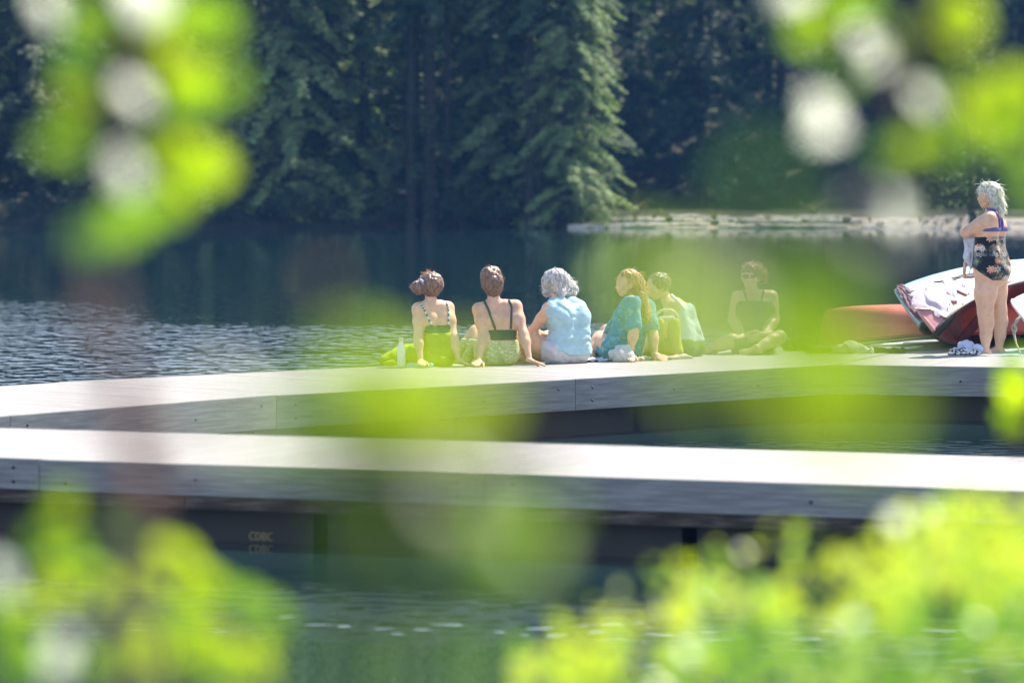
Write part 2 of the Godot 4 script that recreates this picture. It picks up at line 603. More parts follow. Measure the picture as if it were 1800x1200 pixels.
func build_forest() -> void:
	var r := RandomNumberGenerator.new()
	r.seed = 11
	for k in 6:
		boughs.append(bough_mesh(r, 2.4, [0.10, 0.2, 0.16, 0.26, 0.12, 0.2][k], [76, 88, 78, 92, 72, 84][k], [0.28, 0.25, 0.31, 0.27, 0.26, 0.29][k]))
	for k in 3:
		boughs.append(bough_mesh(r, 2.4, 0.40, 130, 0.33))
	var group := "shaded conifers along the far shore"
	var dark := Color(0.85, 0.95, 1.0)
	# the big bare trunks in front, placed as the photograph shows them
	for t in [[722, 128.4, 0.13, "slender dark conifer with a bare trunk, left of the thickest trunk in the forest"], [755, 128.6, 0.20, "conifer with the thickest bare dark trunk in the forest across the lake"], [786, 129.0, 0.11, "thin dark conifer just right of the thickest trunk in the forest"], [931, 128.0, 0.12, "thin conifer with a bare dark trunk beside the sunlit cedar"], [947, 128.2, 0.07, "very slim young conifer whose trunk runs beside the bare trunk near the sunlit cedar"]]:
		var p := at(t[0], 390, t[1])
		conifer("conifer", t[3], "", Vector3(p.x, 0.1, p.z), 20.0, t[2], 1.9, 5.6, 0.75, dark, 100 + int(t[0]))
	# sunlit cedar at the end of the point
	var pc := at(992, 390, 128.5)
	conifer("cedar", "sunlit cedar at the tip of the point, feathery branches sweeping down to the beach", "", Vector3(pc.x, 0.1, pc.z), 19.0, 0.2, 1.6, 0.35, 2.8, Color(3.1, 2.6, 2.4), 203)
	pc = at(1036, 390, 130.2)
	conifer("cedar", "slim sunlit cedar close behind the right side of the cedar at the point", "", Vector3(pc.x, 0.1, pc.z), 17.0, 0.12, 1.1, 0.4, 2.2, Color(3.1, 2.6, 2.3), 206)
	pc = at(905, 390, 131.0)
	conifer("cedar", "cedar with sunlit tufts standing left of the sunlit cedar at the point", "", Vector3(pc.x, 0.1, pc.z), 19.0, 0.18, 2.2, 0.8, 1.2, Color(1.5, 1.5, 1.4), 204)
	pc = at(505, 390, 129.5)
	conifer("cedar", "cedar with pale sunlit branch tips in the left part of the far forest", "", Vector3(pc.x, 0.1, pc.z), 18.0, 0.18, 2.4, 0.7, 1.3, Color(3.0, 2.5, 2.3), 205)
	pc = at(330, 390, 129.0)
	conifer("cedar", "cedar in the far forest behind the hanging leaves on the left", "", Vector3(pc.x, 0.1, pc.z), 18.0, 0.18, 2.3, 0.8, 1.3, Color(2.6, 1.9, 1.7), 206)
	var n := 0
	for t in [[640, 130.5, 2.0], [830, 131.5, 2.1], [885, 129.5, 1.9], [440, 131.0, 2.2], [565, 132.0, 2.1]]:
		var pt := at(t[0], 390, t[1])
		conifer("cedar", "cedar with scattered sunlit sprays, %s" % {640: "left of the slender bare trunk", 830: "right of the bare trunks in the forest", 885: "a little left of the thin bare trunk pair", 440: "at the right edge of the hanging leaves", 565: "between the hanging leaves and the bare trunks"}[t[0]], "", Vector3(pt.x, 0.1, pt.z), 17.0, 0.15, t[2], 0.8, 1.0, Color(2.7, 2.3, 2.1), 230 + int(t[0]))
	for row in [[-131.0, -24.0, 1.3, 2.1], [-135.5, -26.0, 1.8, 2.5], [-141.0, -28.0, 2.2, 2.8], [-148.0, -28.0, 3.0, 3.0], [-151.0, 4.0, 30.0, 2.2], [-155.0, -28.0, 32.0, 2.6], [-161.0, -28.0, 34.0, 2.8]]:
		var x: float = row[1]
		while x < row[2]:
			var px: float = x + r.randf_range(-0.6, 0.6)
			var pz: float = row[0] + r.randf_range(-1.5, 1.5)
			conifer("conifer", place_label(px, pz), group, Vector3(px, 0.2 + maxf(0.0, shore_z(px) - pz - (22.0 if px > 2 else 6.0)) * 0.36, pz), r.randf_range(12.0, 17.0) if row[0] > -142.0 else r.randf_range(16.0, 22.0), r.randf_range(0.12, 0.24), r.randf_range(1.9, 2.7), r.randf_range(0.4, 2.2), 1.0, Color(0.8 + 0.3 * r.randf(), 0.9 + 0.2 * r.randf(), 1.0), 300 + n)
			n += 1
			x += row[3]

func shrub(called: String, label: String, group: String, pos: Vector3, h: float, w: float, tint: Color, seed_: int, count := 60) -> void:
	var r := RandomNumberGenerator.new()
	r.seed = seed_
	var o := thing(called, label, "shrub", pos, group)
	var st := Buf.new()
	var lf := Buf.new()
	for k in 7:
		var a := r.randf() * TAU
		var tip := Vector3(cos(a) * w * 0.5, h * (0.6 + 0.4 * r.randf()), sin(a) * w * 0.5)
		st.tube([Vector3.ZERO, tip * Vector3(0.35, 0.55, 0.35), tip], [0.015, 0.01, 0.004], 4, false)
		for l in count / 7:
			var p := (tip * Vector3(0.35, 0.55, 0.35)).lerp(tip, r.randf_range(-0.4, 1.0)) + Vector3(r.randf_range(-1, 1), r.randf_range(-0.6, 0.6), r.randf_range(-1, 1)) * w * 0.16
			var d := Vector3(r.randf_range(-1, 1), r.randf_range(-0.2, 1), r.randf_range(-1, 1)).normalized()
			var s := d.cross(Vector3(r.randf(), r.randf(), r.randf())).normalized()
			var z := h * r.randf_range(0.08, 0.16)
			var v := r.randf_range(0.7, 1.3)
			lf.tint = Color(tint.r * v, tint.g * v, tint.b * v)
			lf.flat(p, p + d * z * 0.5 + s * z * 0.3, p + d * z)
			lf.flat(p, p + d * z, p + d * z * 0.5 - s * z * 0.3)
	put("stem", st.mesh(), M.bark, o)
	put("foliage", lf.mesh(), M.leafy, o)

func build_beach() -> void:
	var r := RandomNumberGenerator.new()
	r.seed = 21
	# driftwood logs along the bay's beach
	for k in 46:
		var px: float = 1048.0 + k * 18.5 + r.randf_range(-20, 20)
		var layer := k % 3
		var py: float = [399.0, 391.0, 383.0][layer] + r.randf_range(-2, 2) + (3.0 if px > 1500 else 0.0)
		var d: float = [127.3, 128.6, 130.0][layer] + r.randf_range(-0.4, 0.4)
		var c := at(px, py, d)
		var ln := r.randf_range(0.7, 2.6)
		var rad := r.randf_range(0.045, 0.10)
		var a := r.randf_range(-0.35, 0.35)
		var dir := Vector3(cos(a), r.randf_range(-0.02, 0.03), sin(a))
		var b := Buf.new()
		var pts := []
		var rr := []
		for q in 7:
			var t := q / 6.0 - 0.5
			pts.append(dir * ln * t + Vector3(0, 0.012 * sin(q * 1.7 + k), 0.03 * sin(q * 1.1 + k)))
			rr.append(rad * (1.0 - 0.35 * (t + 0.5)) * (1.0 + 0.12 * sin(q * 2.3 + k)))
		b.tube(pts, rr, 9)
		var o := thing("driftwood_log", "driftwood log on the far beach, " + ["at the waterline", "mid heap", "in the upper row"][layer] + (", near the sunlit cedar" if px < 1200 else (", above the person facing the shore" if px < 1420 else (", behind the hanging leaves" if px < 1640 else ", behind the standing person"))), "log", c, "driftwood logs heaped along the far beach")
		if k == 0: tag(o, "long bleached log at the left end of the far beach, below the sunlit cedar")
		put("wood", b.mesh(), M.drift, o)
		if k % 3 == 0:
			var sb := Buf.new()
			sb.tube([dir * ln * 0.2, dir * ln * 0.24 + Vector3(0.05, 0.25, 0.05)], [rad * 0.35, 0.012], 5)
			put("branch_stub", sb.mesh(), M.drift, o)
	# pale gravel of the beach, rising from the water
	var sb2 := Buf.new()
	for k in 41:
		var px := 1012.0 + k * 34.0
		for j in 5:
			var dd := 126.9 + j * 0.75
			var q := at(px + 4.0 * sin(j * 2.0), 395, dd)
			q.y = -0.03 + 0.07 * j * minf(1.0, 0.4 + k * 0.3)
			sb2.vert(q, Vector3(0.0, 1.0, 0.17).normalized())
	for k in 40:
		for j in 4:
			var i0 := k * 5 + j
			sb2.tri(i0, i0 + 1, i0 + 5); sb2.tri(i0 + 1, i0 + 6, i0 + 5)
	var gt2 := noise_tex(0.05, [[0.3, 0.10, 0.08, 0.06], [0.5, 0.24, 0.205, 0.165], [0.8, 0.36, 0.32, 0.27]], 47, 256)
	tag(put("beach", sb2.mesh(), tri_mat(gt2, Vector3(0.7, 0.7, 0.7), 0.9, 0.2, true)), "pale gravel beach along the far bay, heaped with driftwood", "beach", "", "structure")
	for k in 30:
		var rb := Buf.new()
		var sz := r.randf_range(0.05, 0.13)
		solid([[Vector3(-sz * 0.5, 0, 0), Vector3(sz * 0.5, sz * 0.2, 0.03), sz * 0.7, sz * 0.55]], sz * 0.35, sz * 0.2, rb, null, folds(9.0, sz * 0.35, k))
		var px := 1030.0 + k * 25.0 + r.randf_range(-10, 10)
		var o := put("beach_stone", rb.mesh(), M.drift if k % 3 else M.bark, null, Transform3D(Basis(), at(px, 399.5 - r.randf() * 12.0, 126.9 + r.randf() * 1.5)))
		tag(o, "small stone on the far beach, " + ("near the sunlit cedar" if px < 1200 else ("above the person facing the shore" if px < 1420 else ("behind the hanging leaves" if px < 1640 else "behind the standing person"))), "stone", "stones on the far beach")
	for k in 16:
		var px := 1040.0 + k * 44.0 + r.randf_range(-15, 15)
		shrub("beach_tuft", "dry tuft on the far beach, " + ("near the sunlit cedar" if px < 1200 else ("above the person facing the shore" if px < 1420 else ("behind the hanging leaves" if px < 1640 else "behind the standing person"))), "dry tufts on the far beach", at(px, 388 + r.randf() * 8.0, 128.5), r.randf_range(0.15, 0.32), r.randf_range(0.2, 0.4), Color(0.24, 0.21, 0.10), 800 + k, 50)
	for t in [[1120, 372, 129.5, 0.55, 1.0, Color(0.30, 0.17, 0.11), "reddish brown shrub on the beach right of the sunlit cedar"], [1150, 378, 129.0, 0.35, 0.5, Color(0.25, 0.24, 0.07), "small yellowish shrub beside the reddish shrub on the beach"], [970, 396, 127.0, 0.28, 0.4, Color(0.30, 0.30, 0.06), "yellow green tuft at the waterline left of the beach logs"], [1255, 384, 129.5, 0.4, 0.45, Color(0.27, 0.25, 0.08), "yellowish tuft among the beach logs, near the middle of the beach"], [1430, 372, 131.0, 0.5, 0.9, Color(0.28, 0.25, 0.13), "pale dry shrub behind the beach logs, far to the right"], [1062, 398, 127.0, 0.2, 0.35, Color(0.25, 0.26, 0.06), "low green tuft at the waterline under the leftmost beach log"]]:
		shrub("beach_shrub", t[6], "", at(t[0], t[1] + 8, t[2]), t[3], t[4], t[5], int(t[0]))
	# dark undergrowth at the foot of the forest
	for k in 30:
		var px := -40.0 + k * 36.0 + r.randf_range(-12, 12)
		shrub("undergrowth_bush", "dark leafy bush at the waterline, " + ["beyond the left edge", "behind the hanging leaves on the left", "below the pale tipped cedar", "below the bare trunks", "just left of the beach"][clampi(int((px + 60.0) / 215.0), 0, 4)], "bushes along the forest's foot", at(px, 399, 127.6 + r.randf_range(0, 1.2)), r.randf_range(0.5, 1.3), r.randf_range(0.8, 1.6), Color(0.035, 0.06, 0.035), 500 + k, 160)
	# young alder leaning over the bay at the right
	var p := at(1690, 395, 118.0)
	var o := thing("alder", "tall leafy alder with pale shimmering leaves behind the standing woman", "tree", Vector3(p.x, 0.0, p.z))
	var tb := Buf.new()
	tb.tube([Vector3(0.4, -1, 0), Vector3(0.2, 2, 0), Vector3(0, 5, 0), Vector3(-0.1, 9, 0)], [0.12, 0.1, 0.07, 0.02], 8)
	put("trunk", tb.mesh(), M.bark, o)
	var lf := Buf.new()
	for k in 1500:
		var y := r.randf_range(0.4, 9.0)
		var a := r.randf() * TAU
		var rad2 := sqrt(r.randf()) * (1.15 - 0.07 * y)
		var q := Vector3(cos(a) * rad2, y + 0.25 * sin(a * 3.0), sin(a) * rad2)
		var d2 := Vector3(r.randf_range(-1, 1), r.randf_range(-1, 0.4), r.randf_range(-1, 1)).normalized()
		var s2 := d2.cross(Vector3(r.randf(), r.randf() + 0.3, r.randf())).normalized()
		var z2 := r.randf_range(0.06, 0.12)
		var v := r.randf_range(0.7, 1.3)
		lf.tint = Color(0.10 * v, 0.15 * v, 0.05 * v)
		lf.flat(q, q + d2 * z2 * 0.5 + s2 * z2 * 0.35, q + d2 * z2)
		lf.flat(q, q + d2 * z2, q + d2 * z2 * 0.5 - s2 * z2 * 0.35)
	var cr := put("crown", lf.mesh(), M.leafy, o)
	cr.set_meta("kind", "stuff")

# ---------------------------------------------------------------- docks
func plank_row(o: Node3D, f0: Vector3, f1: Vector3, b0: Vector3, b1: Vector3, r: RandomNumberGenerator, width := 0.14) -> void:
	# planks lie across the dock: each runs from the front edge f0-f1 to the back edge b0-b1
	var n := int(round((f1 - f0).length() / width))
	var variants := []
	var len0 := (b0 - f0).length()
	for k in 4:
		var b := Buf.new()
		b.box(Vector3.ZERO, Vector3(width * 0.5 - 0.0025 - 0.0010 * k, 0, 0), Vector3(0, 0.019, 0), Vector3(0, 0, 0.5), 0.0025)
		variants.append(b.mesh())
	for k in n:
		var t := (k + 0.5) / n
		var f := f0.lerp(f1, t)
		var b := b0.lerp(b1, t)
		var z := f - b
		var e := -r.randf_range(0.0, 0.004)
		var ax := (f1 - f0).normalized()
		var bs := Basis(ax, Vector3.UP, z + z.normalized() * e)
		put("plank", variants[r.randi() % 4], M.plank[r.randi() % 5], o, Transform3D(bs, (f + b) * 0.5 + Vector3(0, -0.019 + r.randf_range(-0.0007, 0.0007), 0) + z.normalized() * e * 0.5))

func fascia_run(o: Node3D, a: Vector3, b: Vector3, out: Vector3, top: float, h: float, m: Material, r: RandomNumberGenerator, called := "fascia_board", bolts := true, seg := 3.4) -> void:
	var ln := (b - a).length()
	var n := maxi(1, int(round(ln / seg)))
	var dir := (b - a) / ln
	var oz := signf(out.dot(dir.cross(Vector3.UP)))
	for k in n:
		var p := a + dir * (ln * k / n)
		var q := a + dir * (ln * (k + 1) / n)
		var bx := Buf.new()
		var half := (q - p).length() * 0.5 - 0.003
		bx.box(Vector3.ZERO, Vector3(0, 0, 0.019), Vector3(0, h * 0.5, 0), Vector3(half, 0, 0), 0.004)
		var c := (p + q) * 0.5
		var bd := put(called, bx.mesh(), m, o, Transform3D(Basis(dir, Vector3.UP, dir.cross(Vector3.UP)), Vector3(c.x, top - h * 0.5 + r.randf_range(-0.003, 0.003), c.z) + out * 0.019))
		if bolts:
			var bm := Buf.new()
			bm.tube([Vector3.ZERO, Vector3(0, 0, oz * 0.008)], [0.011, 0.009], 8)
			var mesh := bm.mesh()
			for e in [[0.06, 0.3], [0.06, 0.72], [0.94, 0.3], [0.94, 0.75], [0.36, 0.5], [0.68, 0.55]]:
				if r.randf() < 0.8:
					put("bolt", mesh, M.bolt, bd, Transform3D(Basis(), Vector3(half * (2.0 * e[0] - 1.0), h * (0.5 - e[1]), oz * 0.019)))

func build_docks() -> void:
	var r := RandomNumberGenerator.new()
	r.seed = 9
	# near dock, crossing the whole picture
	var nl := ground(0, 805, DECK); var nr := ground(1800, 862, DECK)
	var dir := (nr - nl).normalized()
	var back := ground(900, 776, DECK) - ground(900, 830.5, DECK)
	var out := dir.cross(Vector3.UP).normalized()
	if out.z < 0: out = -out
	var wide := absf(back.dot(out))
	var a := nl - dir * 2.8; var b := nr + dir * 2.8
	var o := thing("near_dock", "long weathered wooden dock in front, crossing the picture from side to side", "dock")
	plank_row(o, a - out * 0.003, b - out * 0.003, a - out * wide, b - out * wide, r)
	fascia_run(o, a, b, out, DECK + 0.003, 0.20, M.fascia, r)
	fascia_run(o, a - out * 0.012, b - out * 0.012, out, DECK - 0.199, 0.085, M.brown, r, "lower_board", false, 4.0)
	fascia_run(o, b - out * wide, a - out * wide, -out, DECK + 0.003, 0.29, M.fascia, r, "rear_board", false)
	var ln := (b - a).length()
	for k in 5:
		var fb := Buf.new()
		fb.box(Vector3.ZERO, dir * (ln / 10.0 - 0.05), Vector3(0, 0.21, 0), out * (wide * 0.5 - 0.22), 0.03)
		put("float_drum", fb.mesh(), M.float, o, Transform3D(Basis(), a.lerp(b, (k + 0.5) / 5.0) * Vector3(1, 0, 1) - out * wide * 0.5 + Vector3(0, 0.06, 0)))
	# stencil on the float
	var tm := TextMesh.new()
	tm.text = "CDBC"
	tm.font = SystemFont.new()
	tm.font.font_names = PackedStringArray(["Droid Sans"])
	tm.font_size = 32
	tm.pixel_size = 0.0021
	tm.depth = 0.004
	var tp := ground(458, 952, 0.0)
	var fpl := a - out * 0.215
	var rr := ray(458, 943)
	var tt := (fpl - EYE).dot(out) / rr.dot(out)
	put("stencil_lettering", tm, mat(0.34, 0.30, 0.13, 0.8), o, Transform3D(Basis(dir, Vector3.UP, out), EYE + rr * tt))
	# far dock in two lengths, and the platform with the canoes
	var fa := ground(0, 732, DECK); var fb2 := ground(480, 694.5, DECK); var fc := ground(1470, 641, DECK)
	var fd := ground(1800, 646, DECK)
	var d2 := (fc - fb2).normalized()
	var o2 := d2.cross(Vector3.UP).normalized()
	if o2.z < 0: o2 = -o2
	var w2 := 2.68
	var g := thing("far_dock", "long wooden dock running away to the right, where the people sit", "dock")
	plank_row(g, fb2 - o2 * 0.003, fc - o2 * 0.003 - d2 * 0.004, fb2 - o2 * w2, fc - o2 * w2, r)
	fascia_run(g, fb2, fc, o2, DECK + 0.003, 0.268, M.fascia, r)
	fascia_run(g, fc - o2 * w2, fb2 - o2 * w2, -o2, DECK + 0.003, 0.268, M.fascia, r, "rear_board", false)
	for k in 3:
		var bx := Buf.new()
		var l2 := (fc - fb2).length()
		bx.box(Vector3.ZERO, d2 * (l2 / 6.0 - (0.02 if k < 2 else -0.12)), Vector3(0, 0.20, 0), o2 * (w2 * 0.5 - 0.25), 0.03)
		put("float_drum", bx.mesh(), M.float, g, Transform3D(Basis(), fb2.lerp(fc, (k + 0.5) / 3.0) * Vector3(1, 0, 1) - o2 * w2 * 0.5 + Vector3(0, 0.06, 0)))
	var d1 := (fb2 - fa).normalized()
	var e0 := fa - d1 * 3.2
	var bk0 := e0 - o2 * w2 * 1.28 + Vector3(0.4, 0, 0)
	var h := thing("far_dock_end", "left length of the far wooden dock, running out of the picture at the left", "dock")
	plank_row(h, e0 - o2 * 0.003, fb2 - o2 * 0.003 - d1 * 0.01, bk0, fb2 - o2 * w2 - d2 * 0.01, r)
	var o1 := d1.cross(Vector3.UP).normalized()
	if o1.z < 0: o1 = -o1
	fascia_run(h, e0, fb2 - d1 * 0.01, o1, DECK + 0.003, 0.268, M.fascia, r)
	var hb := Buf.new()
	hb.box(Vector3.ZERO, d1 * ((fb2 - e0).length() * 0.5 - 0.1), Vector3(0, 0.20, 0), o1 * 0.9, 0.03)
	put("float_drum", hb.mesh(), M.float, h, Transform3D(Basis(), (e0 + fb2) * 0.5 * Vector3(1, 0, 1) - o1 * 1.3 + Vector3(0, 0.06, 0)))
	# platform
	var d3 := (fd - fc).normalized()
	var o3 := d3.cross(Vector3.UP).normalized()
	if o3.z < 0: o3 = -o3
	var pe := fc + d3 * 6.4
	var pl := thing("canoe_platform", "wide wooden platform at the right, carrying the canoes and the standing woman", "dock")
	plank_row(pl, fc - o3 * 0.003 + d3 * 0.004, pe - o3 * 0.003, fc + d3 * 0.004 - o3 * 6.2, pe - o3 * 6.2, r)
	# the dock's own planks go on into the angle in front of the platform, each a little shorter
	var wm := Buf.new()
	wm.box(Vector3.ZERO, Vector3(0.068, 0, 0), Vector3(0, 0.019, 0), Vector3(0, 0, 0.5), 0.0025)
	var wmesh := wm.mesh()
	var along := (-o3).dot(d2)
	var slope := (-o3).dot(o2) / along
	var u := 0.075
	while u < 4.6:
		var e1 := slope * (u + 0.04) - 0.002
		if w2 + e1 < 0.1: break
		var p0 := fc + d2 * u + o2 * e1
		var p1 := fc + d2 * u - o2 * w2
		put("plank", wmesh, M.plank[r.randi() % 5], g, Transform3D(Basis(d2, Vector3.UP, p0 - p1), (p0 + p1) * 0.5 + Vector3(0, -0.0205, 0)))
		u += 0.14
	fascia_run(pl, fc, pe, o3, DECK + 0.003, 0.268, M.fascia, r)
	for k in 2:
		var bx2 := Buf.new()
		bx2.box(Vector3.ZERO, d3 * 1.55, Vector3(0, 0.20, 0), o3 * 1.0, 0.03)
		put("float_drum", bx2.mesh(), M.float, pl, Transform3D(Basis(), (fc + d3 * (1.30 + 3.13 * k)) * Vector3(1, 0, 1) - o3 * 1.28 + Vector3(0, 0.06, 0)))

# ---------------------------------------------------------------- canoes
# keel_end: the lower corner of the stem in the world; a: along the canoe; u: from the keel towards the open side
var hulls := []
func canoe(called: String, label: String, keel_end: Vector3, a: Vector3, u: Vector3, length: float, hull_m: Material, in_m: Material, rail_m: Material, beam := 0.44, depth := 0.36) -> Node3D:
	a = a.normalized()
	u = (u - a * u.dot(a)).normalized()
	var side := a.cross(u).normalized()
	var mid := keel_end + a * length * 0.5
	var node := thing(called, label, "canoe", mid, "canoes lying upside down on the platform")
	var st := 40
	var seg := 16
	var pt := func(t: float, sgn: float, s: float, shrink: float) -> Vector3:
		var e := absf(t)
		var hb := (beam * pow(maxf(1.0 - pow(e, 2.6), 0.0), 0.85) + 0.006) * (1.0 if shrink == 0.0 else 1.0 - shrink / (beam * 1.2))
		var ys := depth + 0.15 * pow(e, 5.0) - (0.0)
		var yk := 0.05 * pow(e, 8.0) + shrink
		var an := s * PI * 0.5
		var w := hb * pow(sin(an), 0.72)
		var y := yk + (ys - yk) * pow(1.0 - cos(an), 1.15)
		var curve := 0.13 * pow(e, 14.0) * pow(1.0 - s, 2.0)
		return a * (t * (length * 0.5 - shrink * 2.0) - signf(t) * curve) + u * y + side * (sgn * w)
	hulls.append([pt, mid, side])
	var shell := func(shrink: float) -> Buf:
		var b := Buf.new()
		for k in st + 1:
			var q := 2.0 * k / st - 1.0
			var t := signf(q) * (1.0 - pow(1.0 - absf(q), 1.5))
			for j in range(-seg, seg + 1):
				var s := absf(float(j)) / seg
				var sg := 1.0 if j >= 0 else -1.0
				var p: Vector3 = pt.call(t, sg, s, shrink)
				var dt := 0.01
				var pa: Vector3 = pt.call(clampf(t + dt, -1, 1), sg, s, shrink) - pt.call(clampf(t - dt, -1, 1), sg, s, shrink)
				var s2 := clampf(s + 0.03, 0.0, 1.0)
				var s1 := clampf(s - 0.03, 0.0, 1.0)
				var pb: Vector3 = (pt.call(t, sg, s2, shrink) - pt.call(t, sg, s1, shrink)) * sg if s > 0.02 else side
				var nn := pb.cross(pa).normalized()
				if nn.dot(u) > 0.0 and s < 0.4: nn = -nn
				if s >= 0.4 and nn.dot(side * sg) < 0.0: nn = -nn
				b.vert(p, nn, Vector2(t * 3.0, s))
		var w := 2 * seg + 1
		for k in st:
			for j in w - 1:
				var i0 := k * w + j
				b.tri(i0, i0 + 1, i0 + w); b.tri(i0 + 1, i0 + w + 1, i0 + w)
		return b
	put("hull", (shell.call(0.0) as Buf).mesh(), hull_m, node)
	put("inner_hull", (shell.call(0.012) as Buf).mesh(), in_m, node)
	for sg in [-1.0, 1.0]:
		var pts := []
		for k in 41:
			var q := 2.0 * k / 40 - 1.0
			pts.append(pt.call(signf(q) * (1.0 - pow(1.0 - absf(q), 1.5)), sg, 1.0, 0.0) + side * sg * 0.004)
		var gb := Buf.new()
		gb.tube(pts, [0.017], 7)
		put("gunwale", gb.mesh(), rail_m, node)
	# stem band, end plates, thwarts and seats
	for e in [-1.0, 1.0]:
		var sp := []
		for k in 12:
			sp.append(pt.call(e, 1.0, k / 11.0, 0.0) + a * e * 0.004)
		var sb := Buf.new()
		sb.tube(sp, [0.014], 6)
		put("stem_band", sb.mesh(), hull_m, node)
		var db := Buf.new()
		var tip: Vector3 = pt.call(e, 1.0, 1.0, 0.0) + u * 0.008
		for sg in [-1.0, 1.0]:
			var q0: Vector3 = pt.call(e * 0.88, sg, 1.0, 0.0) + u * 0.008
			var q1: Vector3 = pt.call(e * 0.88, 0.0, 1.0, 0.0) + u * 0.02
			db.flat(tip, q0, q1)
			db.flat(tip - u * 0.012, q1 - u * 0.012, q0 - u * 0.012)
		put("end_plate", db.mesh(), rail_m, node)
		var hb := Buf.new()
		var h0: Vector3 = pt.call(e * 0.83, 1.0, 0.97, 0.0)
		var h1: Vector3 = pt.call(e * 0.83, -1.0, 0.97, 0.0)
		hb.tube([h0, h0.lerp(h1, 0.5) + u * 0.02, h1], [0.014], 7)
		put("carrying_handle", hb.mesh(), rail_m, node)
		var tb := Buf.new()
		var t0: Vector3 = pt.call(e * 0.5, 1.0, 0.93, 0.0)
		var t1: Vector3 = pt.call(e * 0.5, -1.0, 0.93, 0.0)
		tb.box((t0 + t1) * 0.5, a * 0.11, u * 0.011, (t0 - t1) * 0.5, 0.004)
		put("seat", tb.mesh(), in_m, node)
	var yb := Buf.new()
	var y0: Vector3 = pt.call(0.0, 1.0, 0.97, 0.0)
	var y1: Vector3 = pt.call(0.0, -1.0, 0.97, 0.0)
	yb.box((y0 + y1) * 0.5, a * 0.04, u * 0.012, (y0 - y1) * 0.5, 0.004)
	put("thwart", yb.mesh(), rail_m, node)
	return node

func hull_mat(r: float, g: float, b: float, rough := 0.38) -> StandardMaterial3D:
	var t := noise_tex(0.015, [[0.2, r * 0.82, g * 0.86, b * 0.86], [0.5, r, g, b], [0.85, minf(r * 1.1 + 0.03, 1.0), g * 1.1 + 0.03, b * 1.1 + 0.03]], int(r * 97 + b * 31), 128)
	var m := tri_mat(t, Vector3(1.2, 3, 3), rough, 0.6)
	return m

func build_canoes() -> void:
	var black := mat(0.018, 0.018, 0.02, 0.45)
	var a := Vector3(0.57, 0, -0.82).normalized()
	var s := Vector3(0.82, 0, 0.57).normalized()
	var phi := deg_to_rad(47.0)
	var u := Vector3.DOWN * cos(phi) + s * sin(phi)
	var red_in := hull_mat(0.20, 0.025, 0.03, 0.55)
	canoe("canoe", "red canoe turned upside down flat on the platform, farthest left of the canoes", at(1443, 535, 45.0), Vector3(1, 0, -0.12), Vector3(0.0, -1, 0.05), 4.9, hull_mat(0.70, 0.15, 0.09), red_in, hull_mat(0.35, 0.06, 0.05), 0.44, 0.30)
	canoe("canoe", "teal canoe tipped on its side behind the one with clothes drying on it", at(1561, 503, 44.1), a, u, 4.9, hull_mat(0.30, 0.52, 0.53), hull_mat(0.02, 0.05, 0.035, 0.6), hull_mat(0.30, 0.36, 0.33), 0.49)
	canoe("canoe", "faded red canoe with black rims, clothes drying on its hull", at(1586, 514, 43.5), a, u, 4.9, hull_mat(0.62, 0.27, 0.25), red_in, black, 0.48)
	var c4 := canoe("canoe", "pale canoe with a rope, at the right edge behind the standing person", at(1765, 521, 43.3), a, u, 4.9, hull_mat(0.66, 0.58, 0.56), red_in, black)
	var rope := Buf.new()
	rope.tube([at(1795, 556, 42.9), at(1789, 562, 42.85), at(1784, 570, 42.85), at(1786, 578, 42.85), at(1783, 586, 42.85), at(1787, 603, 42.8), at(1795, 622, 42.6)], [0.012, 0.016, 0.013, 0.019, 0.014, 0.009, 0.008], 7)
	rope.tube([at(1784, 570, 42.85), at(1779, 574, 42.83), at(1781, 581, 42.83), at(1786, 583, 42.83)], [0.008], 6)
	tag(put("rope", rope.mesh(), mat(0.30, 0.26, 0.20, 0.9)), "pale knotted rope hanging from the black end of the rightmost canoe", "rope")

# ---------------------------------------------------------------- people
var skin_tex: Texture2D
func skin(r: float, g: float, b: float) -> StandardMaterial3D:
	if skin_tex == null:
		skin_tex = noise_tex(0.02, [[0.2, 0.84, 0.80, 0.78], [0.5, 0.95, 0.94, 0.93], [0.85, 1.0, 1.0, 1.0]], 61, 128)
	var m := tri_mat(skin_tex, Vector3(4, 4, 4), 0.5, 0.45)
	m.albedo_color = lin(r, g, b)
	m.subsurf_scatter_enabled = true
	m.subsurf_scatter_strength = 0.12
	m.vertex_color_use_as_albedo = true
	return m

func cloth(r: float, g: float, b: float, back := 0.12) -> StandardMaterial3D:
	var m := mat(r, g, b, 0.85, 0.25)
	m.albedo_texture = noise_tex(0.02, [[0.2, 0.86, 0.86, 0.86], [0.8, 1, 1, 1]], 62, 64)
	m.uv1_triplanar = true
	m.uv1_scale = Vector3(7, 7, 7)
	m.rim_enabled = true
	m.rim = 0.3
	m.vertex_color_use_as_albedo = true
	if back > 0.0:
		m.backlight_enabled = true
		m.backlight = lin(back, back, back)
	return m

